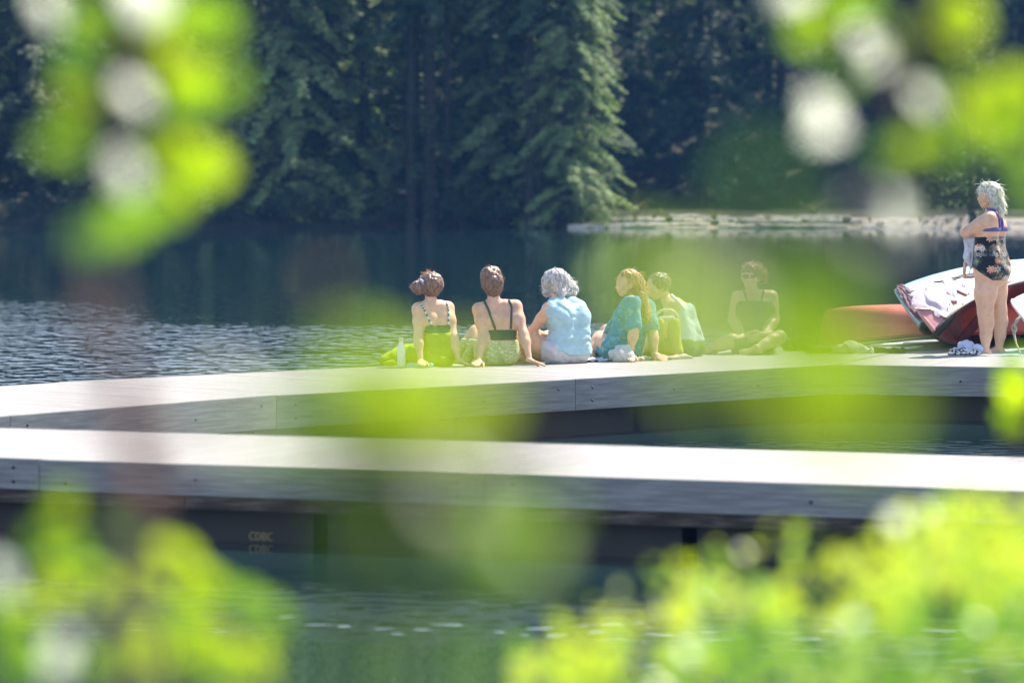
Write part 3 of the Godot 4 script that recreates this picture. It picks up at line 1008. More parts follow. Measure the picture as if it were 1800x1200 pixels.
# a figure measured in the photograph: px, py and metres towards the camera from its own depth
class Body:
	var s: Node3D
	var d: float
	var bones := []      # everything that is skin
	var trunk := []      # torso and thighs, for clothes
	var parts := {}
	var lat := Vector3.RIGHT
	var fwd := Vector3.FORWARD
	var buf: Buf
	func J(px: float, py: float, dz := 0.0) -> Vector3:
		return s.at(px, py, d - dz)
	func limb(key: String, pts: Array, rad: Array) -> void:
		var l := []
		for k in pts.size() - 1:
			l.append([pts[k], pts[k + 1], rad[k], rad[k + 1]])
		parts[key] = l
		bones.append_array(l)
	func pair(key: String, p: Vector3, half: float, r: float, q: Vector3, half2: float, r2: float) -> void:
		var l := [[p + lat * half, q + lat * half2, r, r2], [p - lat * half, q - lat * half2, r, r2], [p - lat * half, p + lat * half, r * 0.94, r * 0.94]]
		parts[key] = l
		bones.append_array(l)
	func get_parts(keys: Array, grow := 0.0) -> Array:
		var out := []
		for key in keys:
			for b in parts[key]:
				out.append([b[0], b[1], b[2] + grow, b[3] + grow])
		return out

func new_body(d: float, fwd: Vector3) -> Body:
	var b := Body.new()
	b.s = self
	b.d = d
	b.fwd = fwd.normalized()
	b.lat = b.fwd.cross(Vector3.UP).normalized()
	b.buf = Buf.new()
	return b

# pelvis, waist, chest, neck base; widths as half distances
func torso(b: Body, pelvis: Vector3, waist: Vector3, chest: Vector3, collar: Vector3, k := 1.0) -> void:
	b.pair("hips", pelvis, 0.085 * k, 0.105 * k, pelvis.lerp(waist, 0.45), 0.075 * k, 0.092 * k)
	b.pair("belly", pelvis.lerp(waist, 0.45), 0.07 * k, 0.090 * k, waist, 0.062 * k, 0.080 * k)
	b.pair("ribs", waist, 0.062 * k, 0.080 * k, chest, 0.085 * k, 0.086 * k)
	b.pair("bust", chest, 0.085 * k, 0.086 * k, chest.lerp(collar, 0.8), 0.075, 0.055)

func arm(b: Body, key: String, collar: Vector3, sh: Vector3, el: Vector3, wr: Vector3, k := 1.0) -> void:
	b.limb(key + "_top", [collar, sh], [0.048, 0.052 * k])
	b.limb(key, [sh, sh.lerp(el, 0.45), el, el.lerp(wr, 0.3), wr], [0.050 * k, 0.043 * k, 0.034 * k, 0.036 * k, 0.024])

func leg(b: Body, key: String, hip: Vector3, knee: Vector3, ankle: Vector3, k := 1.0) -> void:
	b.limb(key + "_thigh", [hip, hip.lerp(knee, 0.5), knee], [0.088 * k, 0.076 * k, 0.055 * k])
	b.limb(key + "_shin", [knee, knee.lerp(ankle, 0.32), knee.lerp(ankle, 0.65), ankle], [0.053 * k, 0.056 * k, 0.044 * k, 0.032])

# five fingers on a palm; d points along the fingers, n is the back of the hand, th points to the thumb's side
func hand(b: Body, wr: Vector3, d: Vector3, n: Vector3, th: Vector3, curl := 0.35) -> void:
	d = d.normalized()
	th = (th - d * th.dot(d)).normalized()
	n = d.cross(th).normalized() * signf(d.cross(th).dot(n) + 1e-6)
	var bones := [[wr - d * 0.015, wr + d * 0.02, 0.023, 0.022]]
	for f in 4:
		var off := (1.5 - f) * 0.0185
		var root := wr + d * (0.082 - 0.006 * absf(f - 1.0)) + th * off
		bones.append([wr + d * 0.018 + th * off * 0.6, root, 0.0135, 0.0105])
		var ln: float = [0.066, 0.074, 0.068, 0.054][f]
		var p := root
		var a := curl * 0.35
		for sgm in 3:
			var dir := (d * cos(a) - n * sin(a) + th * off * (1.2 if sgm == 0 else 0.0)).normalized()
			var q: Vector3 = p + dir * ln * [0.45, 0.31, 0.24][sgm]
			bones.append([p, q, [0.0095, 0.0088, 0.0080][sgm], [0.0088, 0.0080, 0.0070][sgm]])
			p = q
			a += curl
	var t0 := wr + d * 0.022 + th * 0.018
	var t1 := t0 + (d * 0.55 + th * 0.75 - n * 0.25).normalized() * 0.040
	var t2 := t1 + (d * 0.85 + th * 0.35 - n * 0.3).normalized() * 0.030
	var t3 := t2 + (d * 0.95 + th * 0.1 - n * 0.3).normalized() * 0.024
	bones.append([t0, t1, 0.0145, 0.0115])
	bones.append([t1, t2, 0.0108, 0.0095])
	bones.append([t2, t3, 0.0095, 0.0078])
	solid(bones, 0.0042, 0.0035, b.buf)

func foot(b: Body, ankle: Vector3, d: Vector3, up: Vector3) -> void:
	d = (d - up * d.dot(up)).normalized()
	var side := d.cross(up).normalized()
	var heel := ankle - up * 0.045 - d * 0.035
	var bones := [[ankle + up * 0.02, ankle - up * 0.02, 0.034, 0.036], [ankle - up * 0.02, heel, 0.036, 0.030], [heel, ankle - up * 0.055 + d * 0.07, 0.028, 0.030], [ankle - up * 0.01, ankle - up * 0.05 + d * 0.11, 0.034, 0.024], [ankle - up * 0.055 + d * 0.10 - side * 0.022, ankle - up * 0.055 + d * 0.10 + side * 0.022, 0.022, 0.022]]
	for t in 5:
		var off := (2.0 - t) * 0.0165
		var root := ankle - up * 0.058 + d * (0.115 - 0.006 * absf(t - 1.0)) + side * off
		bones.append([root, root + d * [0.042, 0.038, 0.034, 0.029, 0.024][t] - up * 0.006, 0.0125 if t == 0 else 0.0095, 0.011 if t == 0 else 0.0085])
	solid(bones, 0.006, 0.006, b.buf)

# c is the middle of the skull, f the way the face looks, u up
func head(b: Body, node: Node3D, c: Vector3, f: Vector3, u: Vector3, k := 1.0, face := true) -> void:
	f = f.normalized()
	u = (u - f * u.dot(f)).normalized()
	var r := f.cross(u).normalized()
	var bones := [
		[c - f * 0.022 + u * 0.022, c + f * 0.018 + u * 0.028, 0.083 * k, 0.078 * k],
		[c + f * 0.035 - u * 0.01, c + f * 0.040 - u * 0.062, 0.058 * k, 0.046 * k],
		[c + f * 0.058 - u * 0.078, c + f * 0.067 - u * 0.086, 0.028 * k, 0.022 * k],
		[c - u * 0.03 + f * 0.01 - r * 0.035, c + f * 0.045 - u * 0.08 - r * 0.018, 0.034 * k, 0.026 * k],
		[c - u * 0.03 + f * 0.01 + r * 0.035, c + f * 0.045 - u * 0.08 + r * 0.018, 0.034 * k, 0.026 * k],
		[c + f * 0.086 + u * 0.016 - r * 0.03, c + f * 0.086 + u * 0.016 + r * 0.03, 0.014 * k, 0.014 * k],
		[c + f * 0.092 + u * 0.008, c + f * 0.110 - u * 0.026, 0.009 * k, 0.0135 * k],
		[c + f * 0.098 - u * 0.030 - r * 0.010, c + f * 0.098 - u * 0.030 + r * 0.010, 0.0095 * k, 0.0095 * k],
		[c + f * 0.092 - u * 0.052 - r * 0.014, c + f * 0.092 - u * 0.052 + r * 0.014, 0.0085 * k, 0.0085 * k],
		[c + f * 0.090 - u * 0.063 - r * 0.012, c + f * 0.090 - u * 0.063 + r * 0.012, 0.0085 * k, 0.0085 * k],
		[c + f * 0.066 - u * 0.022 - r * 0.038, c + f * 0.060 - u * 0.025 - r * 0.040, 0.024 * k, 0.022 * k],
		[c + f * 0.066 - u * 0.022 + r * 0.038, c + f * 0.060 - u * 0.025 + r * 0.040, 0.024 * k, 0.022 * k],
	]
	for sd in [-1.0, 1.0]:
		var e: Vector3 = c + r * sd * 0.078 - f * 0.008 - u * 0.005
		bones.append([e + u * 0.022 - f * 0.006, e - u * 0.022 + f * 0.004, 0.012 * k, 0.009 * k])
	solid(bones, 0.0055, 0.007, b.buf)
	if not face:
		return
	var eb := Buf.new()
	var lb := Buf.new()
	for sd in [-1.0, 1.0]:
		var e: Vector3 = c + f * 0.081 + u * 0.000 + r * sd * 0.031
		eb.tint = Color(0.75, 0.73, 0.70)
		solid([[e - r * 0.006, e + r * 0.006, 0.0105, 0.0105]], 0.0035, 0.002, eb)
		eb.tint = Color(0.03, 0.03, 0.03)
		solid([[e + f * 0.0065, e + f * 0.0075, 0.006, 0.006]], 0.0028, 0.0015, eb)
		lb.tint = Color(0.12, 0.08, 0.05)
		lb.tube([e + u * 0.019 - r * sd * 0.016 + f * 0.013, e + u * 0.023 + f * 0.013, e + u * 0.018 + r * sd * 0.02 + f * 0.003], [0.003, 0.004, 0.002], 5)
	lb.tint = Color(0.30, 0.10, 0.09)
	lb.tube([c + f * 0.090 - u * 0.0575 - r * 0.022, c + f * 0.1015 - u * 0.0572, c + f * 0.090 - u * 0.0575 + r * 0.022], [0.0022, 0.004, 0.0022], 5)
	var vm := mat(1, 1, 1, 0.4)
	vm.vertex_color_use_as_albedo = true
	put("eyes", eb.mesh(), vm, node)
	put("brows_and_lips", lb.mesh(), vm, node)

# locks of hair: tubes that start on the given lumps and follow a flow
func hair(node: Node3D, lumps: Array, col: Color, r: RandomNumberGenerator, count: int, ln: float, flow: Callable, curl := 0.0, fly := 40, core := true, thick := 0.0026, keep = null) -> void:
	var b := Buf.new()
	var nn := FastNoiseLite.new()
	nn.frequency = 26.0
	if core:
		b.tint = Color(col.r * 0.75, col.g * 0.75, col.b * 0.75)
		solid(lumps, 0.007, 0.012, b, keep, func(p: Vector3): return nn.get_noise_3d(p.x, p.y * 0.6, p.z) * 0.012)
		var tn := FastNoiseLite.new()
		tn.frequency = 38.0
		tn.fractal_octaves = 2
		for q in b.v.size():
			var f := clampf(1.0 + 0.9 * tn.get_noise_3d(b.v[q].x, b.v[q].y * 0.45, b.v[q].z), 0.35, 1.9)
			b.c[q] = Color(b.c[q].r * f, b.c[q].g * f, b.c[q].b * f)
	count = int(count * 2.2)
	fly = int(fly * 5.0)
	for k in count + fly:
		var lump: Array = lumps[r.randi() % lumps.size()]
		var d := Vector3(r.randfn(), r.randfn(), r.randfn()).normalized()
		var t := r.randf()
		var p: Vector3 = (lump[0] as Vector3).lerp(lump[1], t) + d * lerpf(lump[2], lump[3], t) * 1.0
		if field_at(lumps, p, 0.012) < -0.016: continue
		if keep != null and (keep as Callable).call(p) > -0.004: continue
		var loose := k >= count
		var g: Vector3 = flow.call(p, d)
		var dir: Vector3 = (g + d * (0.9 if loose else 0.12) + Vector3(r.randfn(), r.randfn(), r.randfn()) * (0.35 if loose else 0.16)).normalized()
		var pts := []
		var l := ln * r.randf_range(0.5, 1.2) * (1.0 if not loose else 0.9)
		var ph := r.randf() * TAU
		var s1 := dir.cross(Vector3(r.randf(), r.randf(), 1)).normalized()
		var s2 := dir.cross(s1)
		for q in 6:
			var u := q / 5.0
			var w := curl * (sin(u * 9.0 + ph) * s1 + cos(u * 9.0 + ph) * s2)
			var bend: Vector3 = flow.call(p + dir * l * u, d)
			pts.append(p + dir * l * u * 0.75 + bend.normalized() * l * 0.3 * u * u + w * u + (Vector3(0, 0.012, 0) * u if loose else Vector3.ZERO))
		var v := r.randf_range(0.6, 1.7) if not loose else r.randf_range(1.2, 2.0)
		b.tint = Color(col.r * v, col.g * v, col.b * v)
		var th := thick * (0.55 if loose else r.randf_range(0.7, 2.0))
		b.tube(pts, [th, th, th, th * 0.9, th * 0.7, th * 0.25], 3, false)
	var m := mat(1, 1, 1, 0.36, 0.7)
	m.vertex_color_use_as_albedo = true
	m.backlight_enabled = true
	m.backlight = lin(0.9, 0.9, 0.9)
	m.rim_enabled = true
	m.rim = 0.5
	put("hair", b.mesh(), m, node)

func finish(b: Body, node: Node3D, m: Material, cell := 0.0125, k := 0.016) -> void:
	solid(b.bones, cell, k, b.buf)
	var o := put("body", b.buf.mesh(), m, node)
	node.move_child(o, 0)

func local(node: Node3D) -> void:
	# children are modelled in world places; give the node its own base and shift them back
	for ch in node.get_children():
		if ch is Node3D:
			ch.position -= node.position

func wear(called: String, node: Node3D, bones: Array, m: Material, mask, bump = null, cell := 0.0125, k := 0.016) -> void:
	put(called, solid(bones, cell, k, null, mask, bump, 0.02).mesh(), m, node)

func strap(called: String, node: Node3D, bones: Array, pix: Array, d: float, w: float, m: Material, checks := []) -> void:
	var pts := []
	for k in pix.size() - 1:
		for q in 7:
			var t := q / 6.0
			if q == 6 and k < pix.size() - 2: continue
			pts.append(on_surface(bones, lerpf(pix[k][0], pix[k + 1][0], t), lerpf(pix[k][1], pix[k + 1][1], t), d - 0.45, d + 0.4, 0.003))
	var b := Buf.new()
	if checks.is_empty():
		b.tube(pts, [w], 8)
	else:
		for k in pts.size() - 1:
			for h in 2:
				var p: Vector3 = (pts[k] as Vector3).lerp(pts[k + 1], h * 0.5)
				var q2: Vector3 = (pts[k] as Vector3).lerp(pts[k + 1], h * 0.5 + 0.5)
				b.tint = checks[(k + h) % 2]
				b.tube([p, q2], [w], 8)
	put(called, b.mesh(), m, node)

func folds(freq: float, amp: float, seed_: int, stretch := Vector3.ONE) -> Callable:
	var n := FastNoiseLite.new()
	n.seed = seed_
	n.frequency = freq
	n.fractal_octaves = 3
	return func(p: Vector3): return amp * n.get_noise_3d(p.x * stretch.x, p.y * stretch.y, p.z * stretch.z)

func ridges(amp: float, seed_: int, dirn: Vector3, freq: float) -> Callable:
	var n := FastNoiseLite.new()
	n.seed = seed_
	n.frequency = 4.0
	return func(p: Vector3):
		var w := n.get_noise_3d(p.x, p.y, p.z)
		return amp * (sin(p.dot(dirn) * freq + w * 7.0) * 0.6 + w)

func build_people() -> void:
	var r := RandomNumberGenerator.new()
	r.seed = 31
	bun_woman(r)
	bikini_woman(r)
	grey_woman(r)
	curly_woman(r)
	leaning_woman(r)
	facing_woman(r)
	standing_woman(r)

func h_of(py: float, d: float) -> float:
	return at(900, py, d).y

# ---- 1: brown bun, green dress
func bun_woman(r: RandomNumberGenerator) -> void:
	var d := 40.95
	var node := thing("person", "seated person in a yellow green dress with a side bun, leftmost on the dock", "person", ground(765, 641, DECK), "people sitting on the dock")
	var b := new_body(d, Vector3(-0.5, 0, -0.86))
	var collar := b.J(761, 535, 0.02)
	torso(b, b.J(766, 624, 0.0), b.J(766, 592, 0.02), b.J(765, 561, 0.0), collar, 0.92)
	b.limb("neck", [b.J(760, 536, 0.03), b.J(756, 518, 0.03)], [0.05, 0.046])
	arm(b, "left", b.J(752, 541, 0.03), b.J(735, 543, 0.09), b.J(735, 592, 0.17), b.J(739, 633, 0.27))
	arm(b, "right", b.J(772, 538, -0.02), b.J(787, 541, -0.10), b.J(797, 592, 0.0), b.J(806, 634, 0.08))
	hand(b, b.J(739, 634, 0.28), Vector3(0.15, -0.22, 1), Vector3.UP, Vector3(1, 0, 0), 0.05)
	hand(b, b.J(807, 635, 0.09), Vector3(1, -0.30, 0.5), Vector3.UP, Vector3(-0.2, 0, -1), 0.05)
	leg(b, "left", b.J(752, 624, 0.03), b.J(716, 621, -0.18), b.J(676, 634, -0.05), 0.95)
	leg(b, "right", b.J(772, 624, -0.1), b.J(735, 618, -0.42), b.J(690, 634, -0.25), 0.95)
	head(b, node, b.J(757, 503, 0.03), Vector3(-0.35, -0.12, -1), Vector3(-0.12, 1, 0), 0.97, false)
	var tor := ["hips", "belly", "ribs", "bust"]
	finish(b, node, skin(0.66, 0.42, 0.26))
	var top := h_of(571, d)
	var band := h_of(584, d)
	var fold := ridges(0.006, 3, Vector3(1, 0.35, 0.5), 60.0)
	wear("dress_band", node, b.get_parts(tor, 0.008), cloth(0.10, 0.20, 0.07), func(p: Vector3): return maxf(p.y - top, band - p.y))
	wear("dress", node, b.get_parts(tor, 0.011) + b.get_parts(["left_thigh", "right_thigh", "left_shin", "right_shin"], 0.02) + [[b.J(757, 634, 0.1), b.J(780, 634, 0.1), 0.05, 0.05], [b.J(690, 638, 0.1), b.J(672, 640, 0.12), 0.035, 0.012]], cloth(0.36, 0.46, 0.05, 0.25), func(p: Vector3): return maxf(p.y - band + 0.002, DECK + 0.004 - p.y), fold)
	var dm := mat(1, 1, 1, 0.8)
	dm.vertex_color_use_as_albedo = true
	var chk := [Color(0.10, 0.13, 0.11), Color(0.55, 0.6, 0.55)]
	strap("strap", node, b.bones, [[739, 533], [746, 545], [759, 572]], d, 0.009, dm, chk)
	strap("strap", node, b.bones, [[785, 532], [789, 545], [788, 572]], d, 0.009, dm, chk)
	var hc := b.J(757, 501, 0.03)
	var skull := [[b.J(760, 499, 0.045), b.J(756, 498, -0.04), 0.103, 0.100], [b.J(759, 511, 0.05), b.J(757, 514, 0.03), 0.062, 0.055], [b.J(734, 505, 0.08), b.J(737, 507, 0.05), 0.062, 0.055], [b.J(752, 488, 0.02), b.J(762, 487, 0.0), 0.045, 0.04]]
	var bunc := b.J(735, 505, 0.08)
	hair(node, skull, Color(0.37, 0.215, 0.125), r, 420, 0.075, func(p: Vector3, dd: Vector3): return (bunc - p).normalized() * 0.9 + (bunc - p).cross(Vector3(0.3, 0.2, 1)) * 3.0, 0.006, 60)
	var tie := Buf.new()
	tie.tube([b.J(738, 491, 0.10), b.J(743, 495, 0.115), b.J(745, 500, 0.11)], [0.012, 0.016, 0.012], 8)
	put("hair_tie", tie.mesh(), mat(0.35, 0.40, 0.50, 0.6), node)
	local(node)

# ---- 2: dark bra top, sarong
func bikini_woman(r: RandomNumberGenerator) -> void:
	var d := 41.1
	var node := thing("person", "seated person in a dark green strapped top and pale green sarong, leaning back", "person", ground(873, 641, DECK), "people sitting on the dock")
	var b := new_body(d, Vector3(-0.22, 0, -0.97))
	var collar := b.J(873, 533, 0.02)
	torso(b, b.J(873, 621, 0.0), b.J(876, 594, 0.03), b.J(877, 562, 0.02), collar, 1.0)
	b.limb("neck", [b.J(871, 535, 0.03), b.J(866, 515, 0.02)], [0.054, 0.05])
	arm(b, "left", b.J(860, 540, 0.03), b.J(842, 544, 0.02), b.J(849, 592, 0.12), b.J(842, 633, 0.27), 1.08)
	arm(b, "right", b.J(888, 537, 0.0), b.J(906, 539, -0.02), b.J(921, 588, 0.1), b.J(931, 632, 0.22), 1.08)
	hand(b, b.J(842, 634, 0.28), Vector3(-0.25, -0.25, 1), Vector3.UP, Vector3(1, 0, 0), 0.05)
	hand(b, b.J(931, 633, 0.23), Vector3(1, -0.30, 0.45), Vector3.UP, Vector3(-0.2, 0, -1), 0.05)
	leg(b, "left", b.J(862, 622, 0.0), b.J(836, 583, -0.40), b.J(805, 633, -0.42))
	leg(b, "right", b.J(884, 622, -0.03), b.J(872, 600, -0.45), b.J(850, 640, -0.6))
	head(b, node, b.J(865, 499, 0.01), Vector3(0.18, -0.05, -1), Vector3(-0.05, 1, 0), 1.0, false)
	finish(b, node, skin(0.60, 0.36, 0.235))
	var tor := ["hips", "belly", "ribs", "bust"]
	var t0 := h_of(578.5, d); var t1 := h_of(597, d)
	wear("bra_top", node, b.get_parts(["belly", "ribs", "bust"], 0.007), cloth(0.035, 0.060, 0.050, 0.0), func(p: Vector3): return maxf(p.y - t0, t1 - p.y))
	var sm := cloth(0.42, 0.46, 0.24, 0.2)
	var im := NoiseTexture2D.new()
	im = noise_tex(0.03, [[0.30, 0.35, 0.5, 0.25], [0.45, 0.62, 0.62, 0.32], [0.52, 0.25, 0.30, 0.33], [0.56, 0.66, 0.62, 0.28], [0.8, 0.8, 0.85, 0.6]], 66, 256)
	sm.albedo_texture = im
	sm.albedo_color = lin(0.8, 0.8, 0.75)
	sm.uv1_scale = Vector3(3, 5, 3)
	wear("sarong", node, b.get_parts(tor, 0.010) + b.get_parts(["left_thigh", "right_thigh", "left_shin"], 0.012) + [[b.J(836, 580, -0.38), b.J(800, 632, -0.30), 0.03, 0.04], [b.J(838, 585, -0.3), b.J(820, 634, -0.2), 0.04, 0.05], [b.J(850, 600, -0.2), b.J(845, 632, -0.15), 0.05, 0.06]], sm, func(p: Vector3): return maxf(p.y - t1 + 0.003, DECK + 0.004 - p.y), ridges(0.007, 5, Vector3(1, 0.25, 0.3), 55.0))
	var dm := mat(0.03, 0.045, 0.042, 0.7)
	strap("strap", node, b.bones, [[851, 529], [858, 543], [871, 579]], d, 0.011, dm)
	strap("strap", node, b.bones, [[895, 527], [900, 540], [898, 578]], d, 0.011, dm)
	var sk := [[b.J(866, 497, 0.04), b.J(864, 497, -0.04), 0.098, 0.096], [b.J(867, 511, 0.04), b.J(866, 514, 0.02), 0.064, 0.056], [b.J(858, 484, 0.05), b.J(868, 483, 0.0), 0.070, 0.072], [b.J(856, 478, 0.06), b.J(864, 475, 0.03), 0.035, 0.03]]
	var kn := b.J(861, 480, 0.06)
	hair(node, sk, Color(0.33, 0.185, 0.11), r, 460, 0.07, func(p: Vector3, dd: Vector3): return (kn - p).normalized() + (kn - p).cross(Vector3(0, 0.3, 1)) * 5.0, 0.008, 110)
	local(node)

# ---- 3: grey hair, blue sleeveless shirt, white shorts
func grey_woman(r: RandomNumberGenerator) -> void:
	var d := 41.45
	var node := thing("person", "seated grey haired person in a pale blue sleeveless shirt and white shorts", "person", ground(1000, 638, DECK), "people sitting on the dock")
	var b := new_body(d, Vector3(-0.62, 0, -0.78))
	var collar := b.J(990, 528, 0.0)
	torso(b, b.J(996, 618, 0.0), b.J(1001, 590, 0.0), b.J(998, 556, 0.0), collar, 1.16)
	b.limb("neck", [b.J(986, 530, -0.02), b.J(977, 512, -0.05)], [0.056, 0.052])
	arm(b, "left", b.J(980, 534, 0.06), b.J(966, 542, 0.14), b.J(934, 583, 0.02), b.J(957, 588, -0.22), 1.1)
	arm(b, "right", b.J(1005, 533, -0.1), b.J(1018, 540, -0.2), b.J(1010, 582, -0.42), b.J(965, 583, -0.38), 1.05)
	hand(b, b.J(957, 588, -0.22), Vector3(1, -0.1, -0.6), Vector3.UP, Vector3(0, 0.3, -1), 0.4)
	hand(b, b.J(965, 584, -0.38), Vector3(-1, -0.2, 0.1), Vector3.UP, Vector3(0, 0.4, 1), 0.4)
	leg(b, "left", b.J(974, 619, 0.10), b.J(912, 593, -0.06), b.J(948, 629, -0.26), 1.12)
	leg(b, "right", b.J(1000, 619, -0.12), b.J(972, 600, -0.55), b.J(913, 629, -0.06), 1.08)
	foot(b, b.J(914, 629, -0.05), Vector3(-1, 0.12, 0.35), Vector3(-0.1, 0.55, 0.8).normalized())
	foot(b, b.J(948, 629, -0.26), Vector3(0.9, 0, -0.4), Vector3(0, 0.6, 0.8).normalized())
	head(b, node, b.J(976, 496, -0.06), Vector3(-0.72, -0.42, -0.6), Vector3(-0.2, 1, -0.1), 1.02, true)
	finish(b, node, skin(0.66, 0.41, 0.255))
	var tor := ["hips", "belly", "ribs", "bust"]
	var hem := h_of(624, d)
	var hem_r := h_of(606, d)
	wear("shorts", node, b.get_parts(["hips"], 0.012) + b.get_parts(["left_thigh", "right_thigh"], 0.016), cloth(0.62, 0.61, 0.58, 0.25), func(p: Vector3):
		var px := 900.0 + p.x / -p.z * FPX
		return maxf(maxf((951.0 - px) / 193.0, DECK + 0.003 - p.y), p.y - h_of(598, d)), ridges(0.006, 8, Vector3(0.8, 0.4, 0.5), 70.0))
	wear("shirt", node, b.get_parts(tor, 0.022) + b.get_parts(["left_top", "right_top"], 0.012), cloth(0.42, 0.60, 0.62, 0.2), func(p: Vector3):
		var px := 900.0 + p.x / -p.z * FPX
		var low := lerpf(hem_r, hem, clampf((px - 962.0) / 40.0, 0.0, 1.0))
		return maxf(low - p.y, p.y - h_of(521, d)), ridges(0.0075, 9, Vector3(0.35, 1.0, 0.2), 48.0))
	var sk := [[b.J(979, 492, -0.03), b.J(973, 493, -0.09), 0.108, 0.106], [b.J(984, 505, -0.02), b.J(996, 508, -0.1), 0.075, 0.085], [b.J(962, 503, -0.1), b.J(958, 512, -0.12), 0.045, 0.03], [b.J(992, 497, -0.10), b.J(1006, 510, -0.13), 0.085, 0.06], [b.J(988, 513, 0.06), b.J(988, 520, 0.07), 0.03, 0.022]]
	var tail := b.J(988, 512, 0.07)
	hair(node, sk, Color(0.76, 0.74, 0.70), r, 520, 0.085, func(p: Vector3, dd: Vector3): return (tail - p).normalized() * 0.8 + Vector3(0, -0.35, 0), 0.006, 80)
	local(node)

# ---- 4: curly blonde hair, teal tunic
func curly_woman(r: RandomNumberGenerator) -> void:
	var d := 42.0
	var node := thing("person", "seated person with long curly blonde hair in a teal blue tunic, face turned left", "person", ground(1095, 631, DECK), "people sitting on the dock")
	var b := new_body(d, Vector3(-0.75, 0, -0.66))
	var collar := b.J(1116, 531, 0.0)
	torso(b, b.J(1094, 612, 0.0), b.J(1103, 588, 0.0), b.J(1112, 556, 0.0), collar, 1.05)
	b.limb("neck", [b.J(1113, 532, 0.0), b.J(1109, 512, 0.02)], [0.055, 0.05])
	arm(b, "left", b.J(1110, 531, 0.1), b.J(1110, 532, 0.17), b.J(1115, 580, 0.26), b.J(1107, 622, 0.30), 1.15)
	arm(b, "right", b.J(1124, 535, -0.06), b.J(1137, 541, -0.13), b.J(1148, 586, 0.0), b.J(1152, 622, 0.08), 1.15)
	hand(b, b.J(1107, 623, 0.31), Vector3(0.1, -0.35, 1), Vector3.UP, Vector3(1, 0, 0), 0.1)
	hand(b, b.J(1152, 623, 0.09), Vector3(0.7, -0.35, 0.6), Vector3.UP, Vector3(-1, 0, -0.2), 0.1)
	leg(b, "left", b.J(1080, 613, 0.06), b.J(1054, 594, -0.38), b.J(1040, 623, -0.18), 1.05)
	leg(b, "right", b.J(1095, 613, -0.1), b.J(1068, 582, -0.5), b.J(1036, 622, -0.55), 1.05)
	foot(b, b.J(1040, 623, -0.18), Vector3(-0.6, 0, 0.2), Vector3.UP)
	head(b, node, b.J(1104, 499, 0.03), Vector3(-0.93, -0.05, 0.32), Vector3(0.0, 1, 0.05), 1.02, true)
	finish(b, node, skin(0.64, 0.40, 0.255))
	var hem := h_of(624, d)
	var tm := cloth(0.06, 0.26, 0.33, 0.3)
	var pat := noise_tex(0.02, [[0.3, 0.05, 0.26, 0.42], [0.5, 0.06, 0.30, 0.36], [0.58, 0.10, 0.16, 0.05], [0.62, 0.05, 0.34, 0.36], [0.8, 0.30, 0.42, 0.52]], 68, 256)
	tm.albedo_texture = pat
	tm.albedo_color = lin(1, 1, 1)
	tm.uv1_scale = Vector3(2, 2, 2)
	var sl := [[b.J(1110, 531, 0.17), b.J(1114, 572, 0.24), 0.070, 0.075], [b.J(1137, 541, -0.13), b.J(1146, 574, -0.03), 0.068, 0.072], [b.J(1092, 612, 0.05), b.J(1060, 615, -0.25), 0.13, 0.09], [b.J(1080, 560, -0.1), b.J(1062, 600, -0.42), 0.03, 0.06]]
	wear("tunic", node, b.get_parts(["hips", "belly", "ribs", "bust", "left_top", "right_top"], 0.020) + sl, tm, func(p: Vector3):
		return maxf(maxf(DECK + 0.006 - p.y, p.y - h_of(519.0, d)), minf(h_of(581.0, d) - p.y, (p - b.J(1114, 600, 0.25)).length() - 0.16) if (p - b.J(1114, 600, 0.25)).length() < 0.16 else -1.0), ridges(0.008, 12, Vector3(0.9, 0.3, 0.3), 42.0))
	var bd := Buf.new()
	bd.tube([b.J(1041, 614, -0.13), b.J(1046, 612, -0.14)], [0.058, 0.058], 12)
	var sk := [[b.J(1107, 491, 0.02), b.J(1112, 494, -0.01), 0.098, 0.10], [b.J(1118, 500, 0.02), b.J(1124, 522, 0.02), 0.075, 0.06], [b.J(1126, 520, 0.05), b.J(1133, 552, 0.10), 0.05, 0.03], [b.J(1097, 483, 0.06), b.J(1093, 492, 0.05), 0.035, 0.02]]
	var face_c := b.J(1095, 505, 0.06)
	hair(node, sk, Color(0.66, 0.40, 0.18), r, 620, 0.09, func(p: Vector3, dd: Vector3): return Vector3(0.25, -0.9, 0.05), 0.014, 120, true, 0.0026, func(p: Vector3): return 0.072 - (p - face_c).length())
	local(node)

